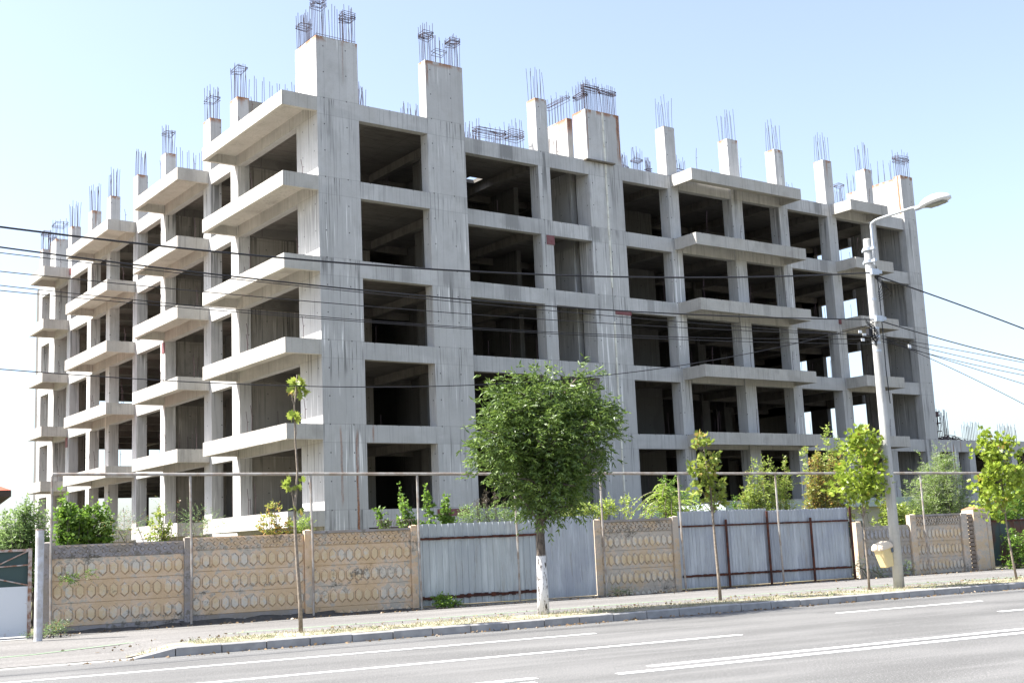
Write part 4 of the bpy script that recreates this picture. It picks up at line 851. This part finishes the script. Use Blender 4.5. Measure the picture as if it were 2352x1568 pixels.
plant('sapling', 'young maple with a dense bright green crown, just left of the lamp post', 'tree', -19.05, (1997, 1355),
      [(1975, 1080, 52, 50), (1985, 1030, 40, 35), (1945, 1110, 30, 32), (2005, 1110, 28, 30), (1975, 1020, 22, 30), (1965, 1150, 30, 20)], 780, M['maple'], (.115, .1), 'maple', 2, .09, trunk=[(1997, 1355), (1993, 1300), (1988, 1250), (1983, 1190), (1980, 1120), (1978, 1040)], tr=(.032, .008), wood=M['barkl'], shell=.55, tuft=(70, .17), gap=.6)
plant('sapling', 'bright lime-green young maple nearest the right edge of the street', 'tree', -19.3, (2336, 1331),
      [(2290, 1090, 50, 70), (2285, 1030, 32, 42), (2325, 1080, 30, 45), (2262, 1120, 28, 40), (2300, 1165, 38, 30), (2345, 1120, 24, 40)], 900, M['maple'], (.12, .1), 'maple', 2, .09, trunk=[(2336, 1331), (2325, 1280), (2316, 1230), (2309, 1180), (2300, 1110), (2290, 1020)], tr=(.032, .008), wood=M['barkl'], shell=.55, tuft=(70, .17), gap=.6)
g = None
# bushes behind the fence, inside the site
SB = 'bushes behind the fence'
def bush(label, T, lst, n, mat, **k):
    cx = sum(b[0] for b in lst)/len(lst); k.setdefault('z0', .1)
    return plant(k.pop('name', 'bush'), label, 'bush', T, (cx, 1300), lst, n, mat, group=SB, **k)
bush('pale green shrubs at the far left, behind the mesh gate', -9.5, [(30, 1200, 45, 55), (75, 1180, 38, 52), (10, 1235, 40, 40), (90, 1225, 30, 35), (60, 1150, 14, 26), (20, 1160, 22, 30)], 2200, M['pale'], leaf=(.08, .035), per=5, kind='oval', spray=.16, shoots=90)
bush('dark glossy green mulberry bush left of the ochre fence, tallest there', -11, [(150, 1180, 26, 50), (185, 1200, 35, 50), (215, 1165, 14, 34), (235, 1195, 22, 42), (150, 1225, 30, 25), (200, 1235, 42, 25), (250, 1170, 12, 20), (160, 1145, 16, 22)], 2100, M['mul'], leaf=(.10, .07), per=4, kind='oval', spray=.13, upb=.5, shoots=90)
bush('light green boxelder seedling in front of the left balconies', -11.5, [(340, 1205, 32, 28), (370, 1180, 20, 18), (320, 1225, 24, 16), (385, 1215, 16, 18)], 380, M['box'], leaf=(.075, .035), per=5, kind='oval', spray=.14, shoots=16)
bush('feathery green mimosa-like branches rising right of the boxelder seedling', -11.8, [(300, 1215, 34, 16), (395, 1170, 22, 10), (440, 1190, 22, 12), (480, 1195, 28, 12), (265, 1195, 22, 16), (460, 1215, 26, 14)], 150, M['fea'], leaf=(.045, .014), per=18, spray=.35, droop=.1, gap=.6)
bush('small half-yellowed boxelder bush in front of the building corner', -12, [(612, 1180, 20, 26), (640, 1165, 22, 14), (645, 1205, 24, 18), (620, 1155, 10, 10), (665, 1190, 10, 14)], 260, M['orange'], leaf=(.085, .04), per=5, kind='oval', spray=.14, shoots=14)
bush('low dark fern-like tuft right of the half-yellowed bush', -12.2, [(695, 1210, 16, 14)], 80, M['ail'], leaf=(.06, .02), per=11, spray=.25)
bush('lanky upright poplar shoots with round leaves above the third ochre panel', -12.2, [(872, 1185, 10, 26), (885, 1200, 20, 14), (915, 1122, 10, 24), (930, 1165, 10, 32), (945, 1190, 18, 20), (975, 1120, 12, 30), (990, 1165, 14, 36), (1020, 1150, 12, 36), (1035, 1190, 18, 18), (960, 1205, 50, 10)], 1500, M['mul'], leaf=(.08, .06), per=4, kind='oval', spray=.10, upb=.6, shell=.7, shoots=60)
bush('pale bush with brown dry seed stalks above the corrugated sheet', -12, [(1075, 1180, 22, 20), (1110, 1185, 24, 16), (1150, 1180, 26, 18), (1180, 1190, 22, 14)], 420, M['pale'], leaf=(.05, .025), per=5, spray=.16, kind='oval')
bush('brown upright seed stalks rising out of the pale bush', -12.1, [(1115, 1150, 6, 22), (1138, 1145, 5, 24), (1095, 1165, 6, 18), (1160, 1165, 6, 16)], 150, M['dry'], leaf=(.03, .015), per=6, spray=.12, upb=1.2, shell=.9)
bush('low light green growth right behind the street tree trunk', -12, [(1330, 1175, 34, 18), (1400, 1165, 24, 18), (1375, 1180, 30, 12), (1440, 1160, 16, 18), (1300, 1185, 20, 10)], 380, M['box'], leaf=(.08, .035), per=5, kind='oval', spray=.16)
# tree of heaven with long fronds
ah = []
bush('dense green shrubs behind the fronds and the thin yellowing maple', -10.5, [(1540, 1120, 42, 40), (1590, 1140, 36, 34), (1535, 1080, 16, 26), (1640, 1145, 30, 28), (1690, 1150, 26, 20), (1500, 1150, 24, 22)], 1400, M['mul'], leaf=(.07, .03), per=5, kind='oval', spray=.15, shoots=50)
root = empty('tree_of_heaven', 'young tree of heaven with long arching feather-like fronds behind the single ochre panel', 'bush', *atT(1520, 1200, -12)[:1], -12, 0, group=SB); b0 = atT(1532, 1150, -12); org = (atT(1520, 1200, -12)[0], -12, 0)
Bv, Dv = [], []; g = MB()
for i in range(46):
    a0 = random.uniform(0, 2*math.pi); el = random.uniform(.15, 1.2); L_ = random.uniform(.85, 1.35); h0 = random.uniform(-.45, .25)
    st_ = Vector((b0[0]+random.uniform(-.15, .3), -12+random.uniform(-.2, .2), b0[2]+h0)); dr = Vector((math.cos(a0)*math.cos(el), math.sin(a0)*math.cos(el)*.6, math.sin(el)))
    prev = st_; pl_ = [tuple(st_)]
    for j in range(1, 15):
        f_ = j/14; p = st_+dr*L_*f_+Vector((0, 0, -.75*L_*f_*f_)); tg = (p-prev).normalized(); sd = tg.cross(Vector((0, 0, 1))).normalized(); pl_.append(tuple(p))
        for sg in (-1, 1): Bv.append(tuple(p)); Dv.append(tuple(sd*sg+tg*.35+Vector((0, 0, -.25))))
        prev = p
    g.tube(pl_, .007, 4, caps=False)
g.tube([(org[0], -12, .05), (b0[0], -12, b0[2]+.5)], [.04, .02], 6); g.build('stems', M['barkl'], root, org)
Bv = np.array(Bv); Dv = np.array(Dv); leaves_mesh('foliage', Bv, Dv, rng.uniform(.12, .18, len(Bv)), rng.uniform(.034, .046, len(Bv)), M['ail'], root, org)
bush('airy light green boxelder bush between the lamp and the thin maple, over the gate', -11.5, [(1745, 1100, 36, 38), (1760, 1060, 16, 20), (1790, 1100, 26, 36), (1720, 1135, 34, 28), (1780, 1140, 34, 24), (1800, 1060, 8, 20), (1725, 1070, 14, 16), (1700, 1090, 8, 12), (1815, 1075, 8, 14)], 2200, M['box'], leaf=(.075, .03), per=5, kind='oval', spray=.15, gap=.2, shell=.55, shoots=80)
bush('orange and yellow autumn bush over the right end of the gate', -11.5, [(1890, 1095, 34, 34), (1875, 1050, 24, 22), (1905, 1135, 38, 26), (1920, 1060, 26, 30), (1860, 1115, 14, 20)], 2700, M['orange'], leaf=(.075, .033), per=5, kind='oval', spray=.15, gap=.3, shoots=130)
bush('tall thin wispy shoots with pale leaves above the orange bush', -11, [(1865, 1000, 14, 12), (1900, 985, 12, 10), (1935, 990, 16, 12), (1845, 1035, 12, 12), (1960, 1005, 14, 12), (1975, 985, 10, 10), (1930, 1020, 16, 14)], 330, M['box'], leaf=(.10, .045), per=5, kind='oval', spray=.18, gap=.5, twigs=4, shoots=14)
bush('tall silvery willow bush right of the lamp post', -11, [(2150, 1095, 56, 74), (2175, 1050, 22, 34), (2120, 1150, 42, 40), (2165, 1055, 34, 36), (2190, 1150, 44, 42), (2200, 1080, 18, 26), (2085, 1090, 14, 30), (2090, 1150, 24, 36), (2220, 1170, 26, 24)], 3600, M['wil'], leaf=(.10, .02), per=8, spray=.24, upb=.7, gap=.4, shell=.6, shoots=170)
bush('yellow-green leafy shoots directly behind the lamp post', -12.3, [(2040, 1165, 20, 34), (2075, 1180, 24, 26), (2030, 1125, 12, 22), (2060, 1195, 24, 14), (2010, 1190, 12, 20)], 1000, M['box'], leaf=(.09, .045), per=5, kind='oval', spray=.15, shoots=34)
bush('mixed green undergrowth at the far right behind the dark fence', -11.5, [(2320, 1170, 40, 30), (2260, 1180, 26, 20), (2345, 1130, 26, 40), (2380, 1150, 40, 50), (2300, 1195, 34, 14)], 1500, M['mul'], leaf=(.09, .04), per=5, spray=.2, kind='oval')
bush('green creeper hanging over the dark fence at the right edge', -14.5, [(2335, 1255, 14, 40), (2318, 1235, 10, 24), (2345, 1290, 24, 24), (2310, 1290, 14, 16), (2365, 1250, 22, 40)], 520, M['mul'], leaf=(.07, .045), per=4, kind='oval', spray=.12, name='creeper', z0=ZS, upb=-.2)
bush('small weed sprig growing out of the left end of the ochre fence', -14.3, [(165, 1328, 26, 5), (205, 1315, 14, 8), (150, 1332, 12, 4)], 70, M['mul'], leaf=(.035, .02), per=7, spray=.12, z0=ZS, name='weed', twigs=0)
bush('thin weeds at the foot of the white post', -15.2, [(115, 1450, 12, 14), (140, 1440, 14, 12), (70, 1462, 10, 5)], 130, M['fea'], leaf=(.04, .012), per=9, spray=.16, z0=ZS, name='weed', twigs=12)
bush('leafy weed sprawling at the foot of the corrugated sheet', -14.4, [(1025, 1383, 26, 9), (1010, 1376, 10, 8), (1045, 1388, 16, 5)], 110, M['mul'], leaf=(.06, .035), per=5, kind='oval', spray=.12, z0=ZS, name='weed', twigs=8)
bush('dry weeds at the foot of the single ochre panel', -14.4, [(1415, 1360, 22, 7), (1450, 1358, 16, 5)], 80, M['fea'], leaf=(.04, .012), per=7, spray=.14, z0=ZS, name='weed', twigs=8)
bush('thin weeds along the foot of the low tan panel', -14.35, [(2020, 1315, 16, 14), (2085, 1305, 12, 14), (1975, 1300, 10, 20)], 120, M['fea'], leaf=(.045, .016), per=7, spray=.15, z0=ZS, name='weed', twigs=10)
# dry grass on the verge
N = 26000; s = rng.uniform(-9.7, 26, N); t = rng.uniform(-20.12, -18.35, N)
edge = np.array([-18.75+.28*noise.noise(Vector((float(a)*.5, 0, 0)))+.12*noise.noise(Vector((float(a)*2.7, 3, 0))) for a in s]); edge = np.where(s < -8.2, -20.05+(s+9.7)*.75, edge); edge = np.where((s > -8.2) & (s < -6), np.minimum(edge, -18.6), edge)
den = np.array([noise.noise(Vector((float(a)*1.3, float(b)*3, 0))) for a, b in zip(s, t)]); ok = (t < edge) & (den > -.22+.35*rng.random(N)); s, t = s[ok], t[ok]; n = len(s)
B = np.stack([s, t, np.array([hz(float(a), float(b)) for a, b in zip(s, t)])], 1); D = rng.normal(size=(n, 3))*.8; D[:, 2] = np.abs(D[:, 2])+.25
gr = leaves_mesh('verge_grass', B, D, rng.uniform(.04, .10, n), rng.uniform(.007, .014, n), M['grass'], None, (0, 0, 0)); street(gr); tag(gr, 'strip of dry yellow-green grass between the kerb and the pavement', 'grass', kind='stuff')
g = MB(); n_ = 90
for i in range(n_):
    a = -9.6+i*.4; b = a+.4
    def eg(x):
        e = -18.85+.28*noise.noise(Vector((x*.5, 0, 0)))
        return min(e, -20.1+(x+9.7)*.75) if x < -7.9 else e
    ea, eb = max(eg(a), -20.11), max(eg(b), -20.11); g.quad((a, -20.12, hz(a, -20.12)+.006), (b, -20.12, hz(b, -20.12)+.006), (b, eb, hz(b, eb)+.006), (a, ea, hz(a, ea)+.006))
em = NT('verge_soil'); q = em.noise((3, 3, 3), 5); M['verge'] = em.fin(em.mix(em.ss(q, .4, .62), (.27, .24, .185), (.20, .19, .125)), .95); tag(street(g.build('verge', M['verge'])), kind='structure')
# dry leaves and crumbs blown along the fence foot and into the gutter
N = 1500; s = rng.uniform(-10.5, 18, N); k = rng.random(N); t = np.where(k < .45, -14.2-np.abs(rng.normal(size=N))*.3, np.where(k < .75, -20.33-np.abs(rng.normal(size=N))*.12, rng.uniform(-19.2, -17.8, N)))
B = np.stack([s, t, np.array([(hz(float(a), float(b)) if b > -20.2 else 0)+.012 for a, b in zip(s, t)])], 1); D = rng.normal(size=(N, 3)); D[:, 2] *= .2
lt = leaves_mesh('fallen_leaves', B, D, rng.uniform(.03, .085, N), rng.uniform(.02, .05, N), M['dryl'], None, (0, 0, 0), 'oval'); street(lt); tag(lt, 'dry fallen leaves and crumbs along the fence foot and in the gutter', 'fallen leaves', kind='stuff')
# pale site cabin behind the gate
cb = empty('site_cabin', 'long low pale cabin with light blue fascia, half hidden by bushes behind the gate', 'building', 6.5, -9, 0); oo = (6.5, -9, 0)
a = atT(1665, 1150, -9.6)[0]; zt = atT(2000, 1143, -9.6)[2]; b = atT(2160, 1143, -9.6)[0]
M['cabw'] = simple('cabin_wall', (.50, .48, .42), .8, 0, .1, 2); M['cabf'] = simple('cabin_fascia', (.50, .57, .58), .7, 0, .15, 3)
g = MB(); g.box(a+.1, b-.1, -9.4, -7, 0, zt-.28); g.build('wall', M['cabw'], cb, oo)
g = MB(); g.box(a, b, -9.6, -6.8, zt-.279, zt); g.build('roof', M['cabf'], cb, oo)
for k in range(4):
    x = a+.9+k*(b-a-1)/4; g = MB(); g.box(x, x+.7, -9.42, -9.38, .9, 1.75); w_ = g.build('window', M['mesh'], cb, oo); g = MB(); g.box(x-.06, x+.76, -9.43, -9.421, 1.75, 1.83); g.box(x-.06, x, -9.43, -9.421, .9, 1.75); g.box(x+.7, x+.76, -9.43, -9.421, .9, 1.75); g.build('frame', wt, w_, oo)
# house with a red roof at the far left
hs = empty('red_roof_house', 'distant house with a red tiled roof peeping over the shrubs at the left edge', 'house', -16, 12, 0); oo = (-16, 12, 0)
e = atT(26, 1125, 12); tp_ = atT(0, 1105, 12); g = MB(); x1 = e[0]; ez_ = e[2]; rz = tp_[2]+.5
g.box(x1-9, x1-.8, 12.8, 20, 0, ez_-.1); g.build('wall', M['cabw'], hs, oo)
g = MB(); n = 0; A_ = [(x1-10, 12), (x1, 12), (x1, 21), (x1-10, 21)]; R_ = [(x1-7, 16.5), (x1-3, 16.5)]
g.box(x1-10, x1, 12, 21, ez_-.25, ez_-.02, 1)
V = lambda p, z: (p[0], p[1], z); zr_ = ez_+1.5
g.poly([V(A_[0], ez_), V(A_[1], ez_), V(R_[1], zr_), V(R_[0], zr_)]); g.poly([V(A_[1], ez_), V(A_[2], ez_), V(R_[1], zr_)]); g.poly([V(A_[2], ez_), V(A_[3], ez_), V(R_[0], zr_), V(R_[1], zr_)]); g.poly([V(A_[3], ez_), V(A_[0], ez_), V(R_[0], zr_)])
g.build('roof', [simple('red_roof_tile', (.42, .10, .06), .8, 0, .2, 4), simple('dark_eaves', (.08, .06, .05), .8)], hs, oo)
